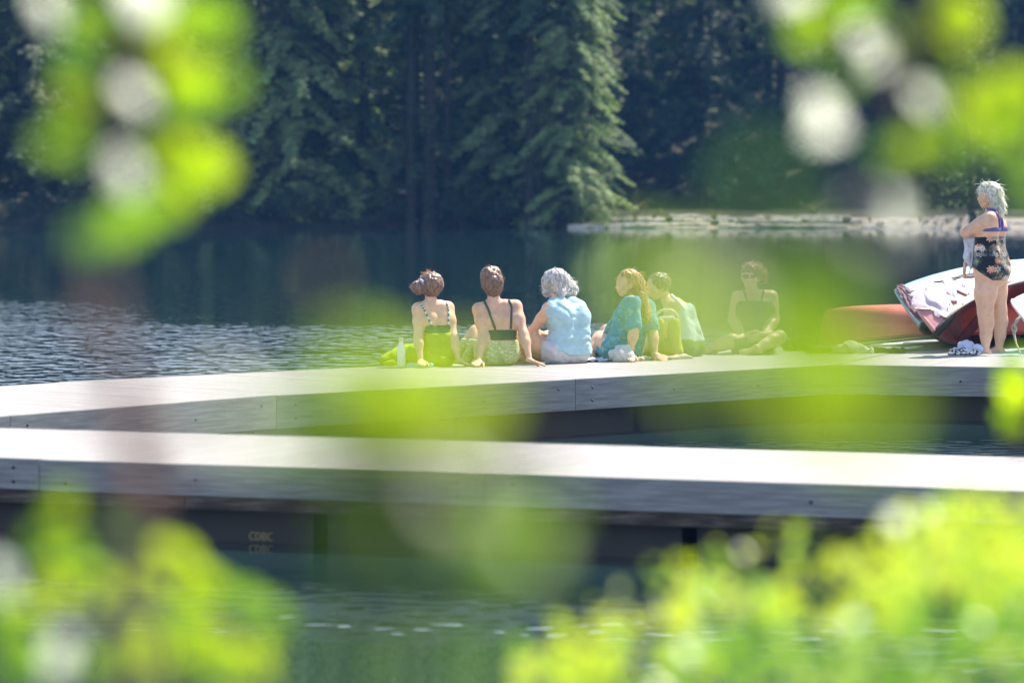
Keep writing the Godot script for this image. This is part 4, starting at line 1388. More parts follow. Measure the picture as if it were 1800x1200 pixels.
# ---- 5: leaning forward, pale shirt
func leaning_woman(r: RandomNumberGenerator) -> void:
	var d := 42.75
	var node := thing("person", "seated person leaning forward in a pale top behind the tall yellow bag", "person", ground(1205, 625, DECK), "people sitting on the dock")
	var b := new_body(d, Vector3(-0.85, 0, -0.5))
	var collar := b.J(1180, 529, 0.0)
	torso(b, b.J(1207, 608, 0.0), b.J(1206, 582, 0.0), b.J(1194, 552, 0.0), collar, 1.05)
	b.limb("neck", [b.J(1176, 531, 0.0), b.J(1164, 514, 0.03)], [0.055, 0.05])
	arm(b, "left", b.J(1182, 532, 0.08), b.J(1183, 538, 0.17), b.J(1168, 582, 0.24), b.J(1157, 614, 0.22), 1.08)
	arm(b, "right", b.J(1188, 534, -0.1), b.J(1192, 542, -0.2), b.J(1172, 580, -0.35), b.J(1150, 600, -0.35), 1.05)
	hand(b, b.J(1157, 614, 0.22), Vector3(-0.3, -1, 0.1), Vector3(-1, 0, 0.3), Vector3(0, 0, -1), 0.3)
	hand(b, b.J(1150, 600, -0.35), Vector3(-0.8, -0.5, 0.1), Vector3.UP, Vector3(0, 0, 1), 0.3)
	leg(b, "left", b.J(1198, 610, 0.08), b.J(1150, 598, -0.15), b.J(1128, 624, -0.3), 1.1)
	leg(b, "right", b.J(1206, 610, -0.1), b.J(1162, 596, -0.45), b.J(1135, 624, -0.5), 1.05)
	head(b, node, b.J(1157, 503, 0.04), Vector3(-0.88, -0.32, 0.28), Vector3(-0.2, 1, 0.05), 1.02, true)
	finish(b, node, skin(0.58, 0.36, 0.24))
	wear("skirt", node, b.get_parts(["hips"], 0.022) + b.get_parts(["left_thigh", "right_thigh"], 0.02), cloth(0.10, 0.20, 0.03, 0.1), func(p: Vector3): return maxf(maxf(DECK + 0.004 - p.y, p.y - h_of(594, d)), (1150.0 - (900.0 + p.x / -p.z * FPX)) / 190.0), ridges(0.006, 14, Vector3(0.6, 0.5, 0.4), 50.0))
	wear("top", node, b.get_parts(["belly", "ribs", "bust", "hips"], 0.016), cloth(0.50, 0.62, 0.66, 0.3), func(p: Vector3): return maxf(h_of(600, d) - p.y, p.y - h_of(541, d) - (p.x - b.J(1194, 541).x) * 0.5), ridges(0.006, 15, Vector3(0.3, 1, 0.2), 45.0))
	strap("strap", node, b.bones, [[1181, 519], [1192, 530], [1203, 545]], d, 0.016, mat(0.7, 0.7, 0.68, 0.8))
	var fc := b.J(1142, 515, 0.07)
	var sk := [[b.J(1160, 498, 0.03), b.J(1162, 499, 0.0), 0.096, 0.096], [b.J(1156, 496, 0.05), b.J(1155, 496, 0.04), 0.082, 0.080], [b.J(1167, 489, 0.04), b.J(1168, 490, 0.0), 0.04, 0.038]]
	var kn := b.J(1168, 489, 0.03)
	hair(node, sk, Color(0.24, 0.16, 0.08), r, 380, 0.065, func(p: Vector3, dd: Vector3): return (kn - p).normalized(), 0.005, 60, true, 0.0026, func(p: Vector3): return 0.070 - (p - fc).length())
	local(node)

# ---- 6: facing the camera, cross-legged
func facing_woman(r: RandomNumberGenerator) -> void:
	var d := 43.5
	var node := thing("person", "seated person in sunglasses and dark tank top facing the shore, one leg stretched left", "person", ground(1322, 619, DECK), "people sitting on the dock")
	var b := new_body(d, Vector3(-0.05, 0, 1))
	var collar := b.J(1326, 518, 0.0)
	torso(b, b.J(1322, 603, 0.0), b.J(1325, 575, 0.02), b.J(1327, 543, 0.02), collar, 1.05)
	b.limb("neck", [b.J(1325, 518, 0.0), b.J(1322, 500, 0.03)], [0.055, 0.05])
	arm(b, "right", b.J(1312, 520, 0.0), b.J(1298, 523, 0.0), b.J(1288, 562, 0.0), b.J(1306, 590, 0.22), 1.12)
	arm(b, "left", b.J(1340, 519, 0.0), b.J(1356, 522, 0.0), b.J(1363, 562, 0.02), b.J(1342, 588, 0.25), 1.12)
	hand(b, b.J(1306, 590, 0.22), Vector3(0.8, -0.3, 0.5), Vector3(0, 0.6, 0.7), Vector3(0, 1, 0), 0.45)
	hand(b, b.J(1342, 588, 0.25), Vector3(-0.8, -0.3, 0.5), Vector3(0, 0.6, 0.7), Vector3(0, 1, 0), 0.45)
	leg(b, "right", b.J(1309, 606, 0.06), b.J(1287, 598, 0.38), b.J(1250, 613, 0.35), 1.05)
	leg(b, "left", b.J(1336, 606, 0.06), b.J(1371, 592, 0.30), b.J(1330, 613, 0.50), 1.05)
	foot(b, b.J(1250, 613, 0.35), Vector3(-1, 0.0, 0.2), Vector3(0.1, 0.75, 0.6).normalized())
	foot(b, b.J(1330, 613, 0.50), Vector3(-1, 0, 0.1), Vector3(0, 0.6, 0.75).normalized())
	head(b, node, b.J(1319, 487, 0.04), Vector3(-0.15, -0.12, 1), Vector3(0, 1, 0.1), 1.02, true)
	finish(b, node, skin(0.58, 0.37, 0.27))
	wear("tank_top", node, b.get_parts(["hips", "belly", "ribs", "bust"], 0.010), cloth(0.055, 0.075, 0.05, 0.0), func(p: Vector3): return p.y - h_of(528, d), ridges(0.004, 17, Vector3(0.5, 1, 0.2), 45.0))
	wear("shorts", node, b.get_parts(["hips"], 0.016) + b.get_parts(["left_thigh", "right_thigh"], 0.012), cloth(0.05, 0.055, 0.04, 0.0), func(p: Vector3): return maxf(p.y - h_of(590, d), absf(p.x - b.J(1323, 600).x) - 0.20))
	strap("strap", node, b.bones, [[1308, 512], [1311, 520], [1314, 530]], d, 0.010, mat(0.04, 0.05, 0.04, 0.8))
	strap("strap", node, b.bones, [[1343, 511], [1341, 520], [1339, 530]], d, 0.010, mat(0.04, 0.05, 0.04, 0.8))
	var gl := Buf.new()
	var hd := b.J(1318, 486, 0.135)
	for sd in [-1.0, 1.0]:
		solid([[hd + Vector3(sd * 0.024, 0, 0), hd + Vector3(sd * 0.042, 0.002, -0.004), 0.020, 0.018]], 0.005, 0.004, gl)
	gl.tube([hd + Vector3(-0.085, 0.006, -0.09), hd + Vector3(-0.06, 0.006, -0.005), hd + Vector3(0, 0.006, 0.008), hd + Vector3(0.06, 0.006, -0.005), hd + Vector3(0.085, 0.006, -0.09)], [0.004], 6)
	put("sunglasses", gl.mesh(), mat(0.012, 0.012, 0.014, 0.15), node)
	var fc := b.J(1318, 495, 0.11)
	var sk := [[b.J(1321, 481, 0.0), b.J(1320, 479, 0.05), 0.098, 0.092], [b.J(1316, 472, 0.09), b.J(1326, 471, 0.08), 0.03, 0.035], [b.J(1333, 478, 0.0), b.J(1335, 482, 0.0), 0.045, 0.04], [b.J(1336, 484, -0.02), b.J(1341, 496, -0.03), 0.022, 0.01]]
	hair(node, sk, Color(0.36, 0.20, 0.11), r, 380, 0.06, func(p: Vector3, dd: Vector3): return Vector3(0.5, 0.1, -0.4), 0.008, 130, true, 0.0026, func(p: Vector3): return 0.080 - (p - fc).length())
	local(node)

# ---- 7: standing, flowered swimsuit
func flower_image() -> ImageTexture:
	var im := Image.create_empty(512, 512, false, Image.FORMAT_RGB8)
	im.fill(lin(0.012, 0.016, 0.022))
	var r := RandomNumberGenerator.new()
	r.seed = 4
	for k in 11:
		var c := Vector2(r.randf() * 512, r.randf() * 512)
		var rad := r.randf_range(44, 74)
		var pet: int = [6, 8, 9, 7][r.randi() % 4]
		var a0 := r.randf() * TAU
		var col: Color = [lin(0.75, 0.70, 0.66), lin(0.62, 0.22, 0.13), lin(0.70, 0.36, 0.26), lin(0.60, 0.55, 0.50), lin(0.08, 0.13, 0.08)][r.randi() % 5]
		for y in range(-int(rad), int(rad) + 1):
			for x in range(-int(rad), int(rad) + 1):
				var v := Vector2(x, y)
				var l := v.length() / rad
				var an := v.angle() * pet / 2.0 + a0
				if l < 0.25 + 0.75 * absf(cos(an)) ** 0.8 and l < 1.0 and absf(cos(an)) > 0.35:
					var q := Vector2i(posmod(int(c.x) + x, 512), posmod(int(c.y) + y, 512))
					im.set_pixelv(q, col if l > 0.25 else lin(0.55, 0.40, 0.08))
	return ImageTexture.create_from_image(im)

func standing_woman(r: RandomNumberGenerator) -> void:
	var d := 43.1
	var node := thing("person", "standing white haired person in a black flowered swimsuit beside the canoes", "person", ground(1745, 622, DECK))
	var b := new_body(d, Vector3(-0.88, 0, -0.48))
	var collar := b.J(1746, 376, 0.0)
	torso(b, b.J(1744, 470, 0.0), b.J(1740, 435, 0.0), b.J(1742, 400, 0.0), collar, 1.22)
	b.bones.append([b.J(1748, 476, 0.02), b.J(1752, 482, 0.06), 0.125, 0.115])
	b.parts["seat"] = [[b.J(1749, 474, 0.02), b.J(1753, 480, 0.06), 0.125, 0.112]]
	b.bones.append([b.J(1728, 395, -0.02), b.J(1726, 402, -0.02), 0.085, 0.085])
	b.parts["chest_front"] = [[b.J(1728, 395, -0.02), b.J(1726, 404, -0.02), 0.085, 0.085]]
	b.limb("neck", [b.J(1746, 378, 0.0), b.J(1740, 356, 0.0)], [0.058, 0.054])
	arm(b, "left", b.J(1745, 380, 0.08), b.J(1741, 385, 0.16), b.J(1698, 408, 0.13), b.J(1716, 399, -0.12), 1.3)
	arm(b, "right", b.J(1742, 380, -0.1), b.J(1733, 388, -0.2), b.J(1712, 430, -0.22), b.J(1699, 461, -0.10), 1.1)
	hand(b, b.J(1699, 461, -0.10), Vector3(-0.25, -1, 0.1), Vector3(-1, 0.2, 0.3), Vector3(-0.3, 0, 1), 0.4)
	hand(b, b.J(1716, 399, -0.12), Vector3(0.7, 0.2, -0.7), Vector3(-0.5, 0.2, 0.6), Vector3.UP, 0.5)
	b.limb("left_leg", [b.J(1736, 482, 0.07), b.J(1733, 515, 0.08), b.J(1733, 549, 0.08), b.J(1735, 568, 0.06), b.J(1734, 590, 0.06), b.J(1733, 612, 0.06)], [0.115, 0.105, 0.070, 0.066, 0.050, 0.038])
	b.limb("right_leg", [b.J(1752, 482, -0.08), b.J(1752, 512, -0.10), b.J(1757, 545, -0.12), b.J(1760, 565, -0.14), b.J(1759, 588, -0.14), b.J(1757, 610, -0.14)], [0.112, 0.10, 0.068, 0.064, 0.048, 0.037])
	foot(b, b.J(1733, 613, 0.06), Vector3(-1, 0, 0.25), Vector3.UP)
	foot(b, b.J(1757, 611, -0.14), Vector3(-1, 0, 0.1), Vector3.UP)
	head(b, node, b.J(1740, 344, 0.0), Vector3(-0.92, 0.0, 0.28), Vector3(-0.05, 1, 0), 1.05, true)
	finish(b, node, skin(0.62, 0.38, 0.25))
	var sm := cloth(1, 1, 1, 0.0)
	sm.albedo_texture = flower_image()
	sm.uv1_scale = Vector3(3.4, 3.4, 3.4)
	var lo := h_of(490, d)
	wear("swimsuit", node, b.get_parts(["hips", "belly", "ribs", "seat"], 0.008) + b.get_parts(["left_leg", "right_leg"], 0.008), sm, func(p: Vector3):
		var px := 900.0 + p.x / -p.z * FPX
		return maxf(p.y - h_of(414, d), h_of(lerpf(470.0, 492.0, clampf((px - 1712.0) / 34.0, 0.0, 1.0)), d) - p.y), folds(14.0, 0.004, 19), 0.011)
	var pm := cloth(0.13, 0.10, 0.26, 0.0)
	wear("swimsuit_band", node, b.get_parts(["ribs", "bust", "chest_front"], 0.007), pm, func(p: Vector3):
		var px := 900.0 + p.x / -p.z * FPX
		return maxf(p.y - h_of(398.0, d), h_of(407.0, d) - p.y))
	strap("strap", node, b.bones, [[1737, 367], [1750, 370], [1757, 383], [1758, 400]], d, 0.016, pm)
	strap("strap", node, b.bones, [[1761, 382], [1763, 392], [1763, 404]], d, 0.014, pm)
	# the cloth she holds against her front
	var tw := Buf.new()
	solid([[b.J(1715, 398, 0.0), b.J(1703, 425, 0.02), 0.030, 0.045], [b.J(1703, 425, 0.02), b.J(1701, 450, 0.02), 0.045, 0.040], [b.J(1701, 450, 0.02), b.J(1708, 470, 0.0), 0.040, 0.012], [b.J(1713, 418, 0.06), b.J(1711, 440, 0.07), 0.03, 0.02]], 0.009, 0.012, tw, null, ridges(0.012, 23, Vector3(1, 0.2, 0.5), 60.0))
	tw.tube([b.J(1711, 440, 0.07), b.J(1709, 462, 0.07), b.J(1704, 482, 0.06)], [0.010, 0.008, 0.006], 6)
	var tn := put("towel", tw.mesh(), cloth(0.55, 0.56, 0.62, 0.3))
	tag(tn, "pale grey towel hanging from the arms of the standing person", "towel")
	var fc := b.J(1726, 350, 0.04)
	var sk := [[b.J(1741, 337, 0.0), b.J(1745, 338, 0.0), 0.098, 0.098], [b.J(1750, 343, 0.02), b.J(1754, 362, 0.03), 0.068, 0.05], [b.J(1731, 328, 0.02), b.J(1727, 333, 0.03), 0.04, 0.025], [b.J(1748, 352, -0.06), b.J(1752, 364, -0.05), 0.06, 0.04]]
	hair(node, sk, Color(0.88, 0.84, 0.70), r, 620, 0.10, func(p: Vector3, dd: Vector3): return Vector3(0.25, -0.9, 0.0), 0.010, 80, true, 0.0026, func(p: Vector3): return 0.078 - (p - fc).length())
	local(node)

# ---------------------------------------------------------------- belongings
func heap(called: String, label: String, category: String, lumps: Array, m: Material, amp: float, seed_: int, cell := 0.008, freq := 55.0) -> MeshInstance3D:
	var b := Buf.new()
	solid(lumps, cell, 0.010, b, func(p: Vector3): return DECK + 0.001 - p.y, ridges(amp, seed_, Vector3(0.7, 0.4, 0.6), freq), 0.02)
	var o := put(called, b.mesh(), m)
	tag(o, label, category)
	return o

# a cloth laid over a surface: grid between four corners, bulging and folded, with a thickness
func draped(called: String, label: String, category: String, c: Array, m: Material, bulge: float, amp: float, seed_: int, n := 26) -> void:
	var b := Buf.new()
	var nn := FastNoiseLite.new()
	nn.seed = seed_
	nn.frequency = 1.0
	var p00: Vector3 = c[0]; var p10: Vector3 = c[1]; var p11: Vector3 = c[2]; var p01: Vector3 = c[3]
	var up := (p01 - p00).cross(p10 - p00).normalized()
	if up.y < 0: up = -up
	var pos := func(i: int, j: int) -> Vector3:
		var x := float(i) / n; var y := float(j) / n
		var ex := 0.07 * nn.get_noise_2d(y * 3.0 + 9.0, 1.0)
		var p := p00.lerp(p10, x + ex).lerp(p01.lerp(p11, x - ex), y + 0.07 * nn.get_noise_2d(x * 3.0, 7.0))
		var w := sin((x * 1.3 + y * 0.5) * 13.0 + 4.0 * nn.get_noise_2d(x * 2.0, y * 2.0))
		return p + up * (bulge * sin(PI * x) * sin(PI * y) + amp * (w * 0.5 + 0.5 + nn.get_noise_2d(x * 5.0, y * 5.0)))
	for sgn in [1.0, -1.0]:
		var first := b.v.size()
		for j in n + 1:
			for i in n + 1:
				var p: Vector3 = pos.call(i, j)
				var dx: Vector3 = pos.call(mini(i + 1, n), j) - pos.call(maxi(i - 1, 0), j)
				var dy: Vector3 = pos.call(i, mini(j + 1, n)) - pos.call(i, maxi(j - 1, 0))
				var no := dy.cross(dx).normalized()
				if no.dot(up) < 0: no = -no
				b.vert(p - (up * 0.006 if sgn < 0 else Vector3.ZERO), no * sgn)
		for j in n:
			for i in n:
				var k := first + j * (n + 1) + i
				b.tri(k, k + 1, k + n + 1); b.tri(k + 1, k + n + 2, k + n + 1)
	tag(put(called, b.mesh(), m), label, category)

func lathe(b: Buf, base: Vector3, prof: Array, sides := 20) -> void:
	var first := b.v.size()
	for k in prof.size():
		var q: Vector2 = prof[k]
		var t: Vector2 = (prof[mini(k + 1, prof.size() - 1)] as Vector2) - (prof[maxi(k - 1, 0)] as Vector2)
		for s in sides:
			var a := TAU * s / sides
			var d := Vector3(cos(a), 0, sin(a))
			b.vert(base + d * q.x + Vector3(0, q.y, 0), (d * t.y - Vector3(0, t.x, 0)).normalized())
	for k in prof.size() - 1:
		for s in sides:
			var i0 := first + k * sides + s
			var i1 := first + k * sides + (s + 1) % sides
			b.tri(i0, i1, i0 + sides); b.tri(i1, i1 + sides, i0 + sides)

func paddle(label: String, p: Vector3, q: Vector3, m: Material, bm: Material) -> void:
	var o := thing("paddle", label, "paddle", (p + q) * 0.5, "paddles lying beside the canoes")
	var dir := (q - p).normalized()
	var c := (p + q) * 0.5
	var b := Buf.new()
	b.tube([p - c, q - c - dir * 0.42], [0.016], 8)
	put("shaft", b.mesh(), m, o)
	var side := dir.cross(Vector3.UP).normalized()
	var bl := Buf.new()
	for sgn in [1.0, -1.0]:
		var first := bl.v.size()
		for k in 9:
			var t := k / 8.0
			var w := 0.085 * pow(sin(PI * (0.08 + 0.84 * t)), 0.6)
			for j in range(-2, 3):
				bl.vert(q - c - dir * 0.46 * (1.0 - t) + side * w * j / 2.0 + Vector3.UP * sgn * (0.012 * (1.0 - absf(j) / 2.2) + 0.003), Vector3.UP * sgn)
		for k in 8:
			for j in 4:
				var i0 := first + k * 5 + j
				bl.tri(i0, i0 + 1, i0 + 5); bl.tri(i0 + 1, i0 + 6, i0 + 5)
	put("blade", bl.mesh(), bm, o)
	var gb := Buf.new()
	gb.tube([p - c - side * 0.05, p - c + side * 0.05], [0.018], 8)
	put("grip", gb.mesh(), m, o)

func sandal(o: Node3D, at_: Vector3, dir: Vector3, sole: Material, st: Material) -> void:
	var side := dir.cross(Vector3.UP).normalized()
	var b := Buf.new()
	solid([[at_ - dir * 0.08 + Vector3.UP * 0.010, at_ + dir * 0.01 + Vector3.UP * 0.010, 0.030, 0.030], [at_ + dir * 0.01 + Vector3.UP * 0.010, at_ + dir * 0.09 + Vector3.UP * 0.010, 0.034, 0.036]], 0.007, 0.004, b, func(p: Vector3): return absf(p.y - at_.y - 0.012) - 0.010)
	put("sole", b.mesh(), sole, o, Transform3D(Basis(), -o.position))
	for k in [-0.06, 0.05]:
		var sb := Buf.new()
		sb.tube([at_ + dir * k - side * 0.034 + Vector3.UP * 0.015, at_ + dir * k - side * 0.022 + Vector3.UP * 0.06, at_ + dir * k + side * 0.022 + Vector3.UP * 0.06, at_ + dir * k + side * 0.034 + Vector3.UP * 0.015], [0.006], 6)
		put("strap", sb.mesh(), st, o, Transform3D(Basis(), -o.position))

func build_belongings() -> void:
	# bottle
	var bp := ground(705, 645.5, DECK)
	var bottle := thing("bottle", "white slim drinking bottle standing beside the person in the green dress", "bottle", bp)
	var bb := Buf.new()
	lathe(bb, Vector3.ZERO, [Vector2(0.0, 0.002), Vector2(0.033, 0.002), Vector2(0.037, 0.008), Vector2(0.037, 0.150), Vector2(0.034, 0.175), Vector2(0.024, 0.205), Vector2(0.018, 0.225), Vector2(0.017, 0.238), Vector2(0.0, 0.238)])
	put("flask", bb.mesh(), mat(0.72, 0.74, 0.70, 0.35), bottle)
	var bc := Buf.new()
	lathe(bc, Vector3(0, 0.239, 0), [Vector2(0.0, 0.0), Vector2(0.020, 0.0), Vector2(0.0205, 0.004), Vector2(0.020, 0.026), Vector2(0.016, 0.030), Vector2(0.0, 0.030)])
	put("cap", bc.mesh(), mat(0.58, 0.45, 0.30, 0.5), bottle)
	# turquoise pad
	var tp := Buf.new()
	var tc := ground(738, 645, DECK)
	tp.box(tc + Vector3(0, 0.019, 0), Vector3(0.118, 0, 0.01), Vector3(0, 0.017, 0), Vector3(-0.006, 0, 0.07), 0.012)
	tag(put("seat_pad", tp.mesh(), mat(0.22, 0.58, 0.62, 0.6)), "flat turquoise foam pad lying beside the white bottle", "pad")
	# white hat
	var hd := ground(1093, 636, DECK)
	heap("hat", "crumpled white sun hat lying beside the curly haired person", "hat", [[hd + Vector3(-0.07, 0.065, 0.0), hd + Vector3(-0.02, 0.06, 0.02), 0.055, 0.07], [hd + Vector3(0.02, 0.10, -0.01), hd + Vector3(0.06, 0.06, 0.0), 0.055, 0.05], [hd + Vector3(-0.05, 0.12, -0.03), hd + Vector3(0.05, 0.135, -0.02), 0.02, 0.025], [hd + Vector3(0.06, 0.05, 0.03), hd + Vector3(0.115, 0.03, 0.0), 0.03, 0.02]], cloth(0.60, 0.58, 0.57, 0.3), 0.012, 41, 0.007, 70.0)
	# woven strip of cloth
	var wm := cloth(1, 1, 1, 0.1)
	wm.albedo_texture = noise_tex(0.05, [[0.25, 0.10, 0.25, 0.12], [0.38, 0.55, 0.12, 0.08], [0.48, 0.75, 0.68, 0.6], [0.58, 0.12, 0.32, 0.38], [0.68, 0.72, 0.35, 0.08], [0.8, 0.7, 0.66, 0.6]], 70, 128, Vector3.ONE, 2)
	wm.uv1_scale = Vector3(4, 4, 4)
	var w0 := ground(1113, 635, DECK)
	var w1 := ground(1216, 630, DECK)
	var wl := []
	for k in 8:
		var p := w0.lerp(w1, k / 8.0)
		var q := w0.lerp(w1, (k + 1) / 8.0)
		wl.append([p + Vector3(0, 0.012 + 0.008 * sin(k * 2.1), 0.02 * sin(k * 1.7)), q + Vector3(0, 0.012 + 0.006 * sin(k * 2.1 + 2.1), 0.02 * sin(k * 1.7 + 1.7)), 0.024, 0.022])
	heap("woven_scarf", "colourful woven scarf lying bunched along the dock behind the yellow bag", "scarf", wl, wm, 0.010, 43, 0.008, 90.0)
	draped("striped_towel", "pale striped towel spread under the curly haired person", "towel", [ground(1024, 637, DECK) + Vector3(0, 0.006, 0), ground(1080, 635, DECK) + Vector3(0, 0.006, 0), ground(1085, 630, DECK) + Vector3(0, 0.006, 0), ground(1030, 631, DECK) + Vector3(0, 0.006, 0)], cloth(0.60, 0.58, 0.60), 0.01, 0.012, 44)
	# tall bag with a hoop handle
	var g0 := ground(1172, 630, DECK)
	var bag := thing("tall_bag", "tall yellow olive bag with a pale hoop handle, standing in front of the leaning person", "bag", g0)
	var gb := Buf.new()
	solid([[Vector3(-0.085, 0.08, 0), Vector3(-0.08, 0.33, 0), 0.07, 0.055], [Vector3(0.075, 0.08, 0), Vector3(0.07, 0.33, 0), 0.075, 0.055], [Vector3(-0.07, 0.06, 0.02), Vector3(0.07, 0.06, 0.02), 0.07, 0.07]], 0.012, 0.02, gb, func(p: Vector3): return -p.y + 0.001, ridges(0.005, 45, Vector3(0.8, 0.3, 0.2), 40.0))
	put("pouch", gb.mesh(), cloth(0.40, 0.36, 0.05, 0.1), bag)
	var hp := []
	for k in 13:
		var an := PI * k / 12.0
		hp.append(Vector3(-cos(an) * 0.105, 0.37 + sin(an) * 0.085, 0))
	var hb := Buf.new()
	hb.tube(hp, [0.013], 8)
	put("hoop_handle", hb.mesh(), mat(0.60, 0.58, 0.36, 0.5), bag)
	var h2 := Buf.new()
	h2.tube([Vector3(-0.07, 0.365, 0.06), Vector3(-0.06, 0.385, 0.065), Vector3(0.06, 0.388, 0.065), Vector3(0.07, 0.368, 0.06)], [0.010], 8)
	put("front_bar", h2.mesh(), mat(0.75, 0.74, 0.66, 0.4), bag)
	# sandals with a small white ball
	var sp := ground(1330, 620.5, DECK)
	var so := thing("sandals", "pair of open sandals standing in front of the person who faces the shore", "sandals", sp)
	var sm := mat(0.06, 0.07, 0.04, 0.7)
	var sst := mat(0.45, 0.44, 0.34, 0.6)
	sandal(so, sp + Vector3(0.03, 0, 0), Vector3(1, 0, 0.15).normalized(), sm, sst)
	sandal(so, sp + Vector3(0.07, 0, -0.10), Vector3(1, 0, 0.05).normalized(), sm, sst)
	var ball := Buf.new()
	var bq := ground(1357, 618, DECK) + Vector3(0, 0.037, 0)
	solid([[bq - Vector3(0.008, 0, 0), bq + Vector3(0.008, 0, 0), 0.034, 0.033]], 0.008, 0.003, ball)
	tag(put("ball", ball.mesh(), mat(0.68, 0.68, 0.60, 0.5)), "small white ball lying beside the sandals", "ball")
	# dark bag
	var db := ground(1404, 616, DECK)
	heap("dark_bag", "dark green soft bag slumped on the dock right of the person facing the shore", "bag", [[db + Vector3(-0.10, 0.05, 0), db + Vector3(0.10, 0.05, 0), 0.075, 0.07], [db + Vector3(-0.02, 0.08, 0), db + Vector3(0.07, 0.10, 0), 0.06, 0.05]], cloth(0.035, 0.07, 0.03, 0.0), 0.016, 46, 0.010, 50.0)
	# crumpled clothes
	var cc := ground(1492, 621, DECK)
	heap("crumpled_shirt", "cream crumpled shirt lying in a heap in front of the red upside down canoe", "shirt", [[cc + Vector3(-0.16, 0.03, 0), cc + Vector3(0.02, 0.045, 0), 0.035, 0.055], [cc + Vector3(0.02, 0.05, 0), cc + Vector3(0.20, 0.02, 0), 0.055, 0.035], [cc + Vector3(0.0, 0.06, -0.03), cc + Vector3(0.12, 0.05, 0.02), 0.04, 0.035]], cloth(0.60, 0.56, 0.44, 0.2), 0.020, 47, 0.008, 60.0)
	heap("dark_shorts", "dark green crumpled garment lying left of the cream shirt", "clothing", [[cc + Vector3(-0.36, 0.02, 0), cc + Vector3(-0.20, 0.03, 0), 0.03, 0.04]], cloth(0.04, 0.08, 0.04, 0.0), 0.016, 48)
	heap("dark_cloth", "dark cloth lying flat on the platform right of the cream shirt", "clothing", [[cc + Vector3(0.27, 0.02, -0.1), cc + Vector3(0.52, 0.02, -0.1), 0.035, 0.03]], cloth(0.03, 0.05, 0.025, 0.0), 0.014, 49)
	# paddles
	var wood := mat(0.42, 0.34, 0.20, 0.5)
	var pale := mat(0.70, 0.68, 0.62, 0.4)
	paddle("green paddle slanting from the cream shirt towards the teal canoe", ground(1500, 612, DECK) + Vector3(0, 0.03, 0), at(1640, 592, 43.9), mat(0.22, 0.30, 0.14, 0.4), mat(0.25, 0.33, 0.16, 0.4))
	paddle("paddle with a thin white shaft lying beneath the teal canoe", ground(1525, 611, DECK) + Vector3(0, 0.02, 0), ground(1665, 607, DECK) + Vector3(0, 0.03, 0), pale, pale)
	paddle("broad pale paddle lying on the deck nearest to the white heap of towels", ground(1690, 609, DECK) + Vector3(0, 0.05, 0), ground(1577, 618, DECK) + Vector3(0, 0.02, 0), wood, pale)
	# towels at her feet
	var tw := ground(1696, 624, DECK)
	heap("blue_towel", "pale blue towel bunched on the deck at the standing person's feet", "towel", [[tw + Vector3(-0.02, 0.05, -0.05), tw + Vector3(0.13, 0.05, -0.05), 0.05, 0.045], [tw + Vector3(0.0, 0.09, -0.06), tw + Vector3(0.06, 0.10, -0.06), 0.045, 0.03]], cloth(0.50, 0.56, 0.70, 0.2), 0.016, 51, 0.008, 60.0)
	var st2 := cloth(1, 1, 1, 0.0)
	st2.albedo_texture = noise_tex(0.04, [[0.40, 0.02, 0.025, 0.03], [0.48, 0.03, 0.035, 0.04], [0.54, 0.66, 0.66, 0.62], [0.8, 0.7, 0.7, 0.68]], 71, 128, Vector3.ONE, 1)
	st2.uv1_scale = Vector3(5, 8, 5)
	heap("patterned_towel", "black and white patterned towel lying under the pale blue towel", "towel", [[tw + Vector3(-0.14, 0.018, 0.03), tw + Vector3(0.12, 0.02, 0.04), 0.03, 0.035], [tw + Vector3(-0.10, 0.03, 0.0), tw + Vector3(0.02, 0.04, 0.0), 0.035, 0.035]], st2, 0.014, 52)
	draped("bath_mat", "light blue towel spread flat under the standing person and out of the picture", "towel", [ground(1716, 626, DECK) + Vector3(0, 0.004, 0), ground(1860, 624, DECK) + Vector3(0, 0.004, 0), ground(1850, 612, DECK) + Vector3(0, 0.004, 0), ground(1745, 615, DECK) + Vector3(0, 0.004, 0)], cloth(0.42, 0.55, 0.62), 0.0, 0.005, 53)
	# clothes drying on the hull
	hull_cloth("drying_shirt", "pinkish white shirt spread to dry on the faded red canoe", "shirt", 2, -0.985, -0.72, -0.25, 0.88, cloth(0.74, 0.64, 0.68, 0.2), 54)
	hull_cloth("drying_trousers", "grey black trousers spread to dry on the hull right of the pinkish shirt", "trousers", 2, -0.78, -0.48, -0.9, 0.60, cloth(0.09, 0.09, 0.10, 0.0), 55)
	hull_cloth("drying_cloth", "mauve cloth hanging over the stem of the teal canoe", "cloth", 1, -0.995, -0.93, 0.25, 1.0, cloth(0.34, 0.22, 0.28, 0.2), 56)

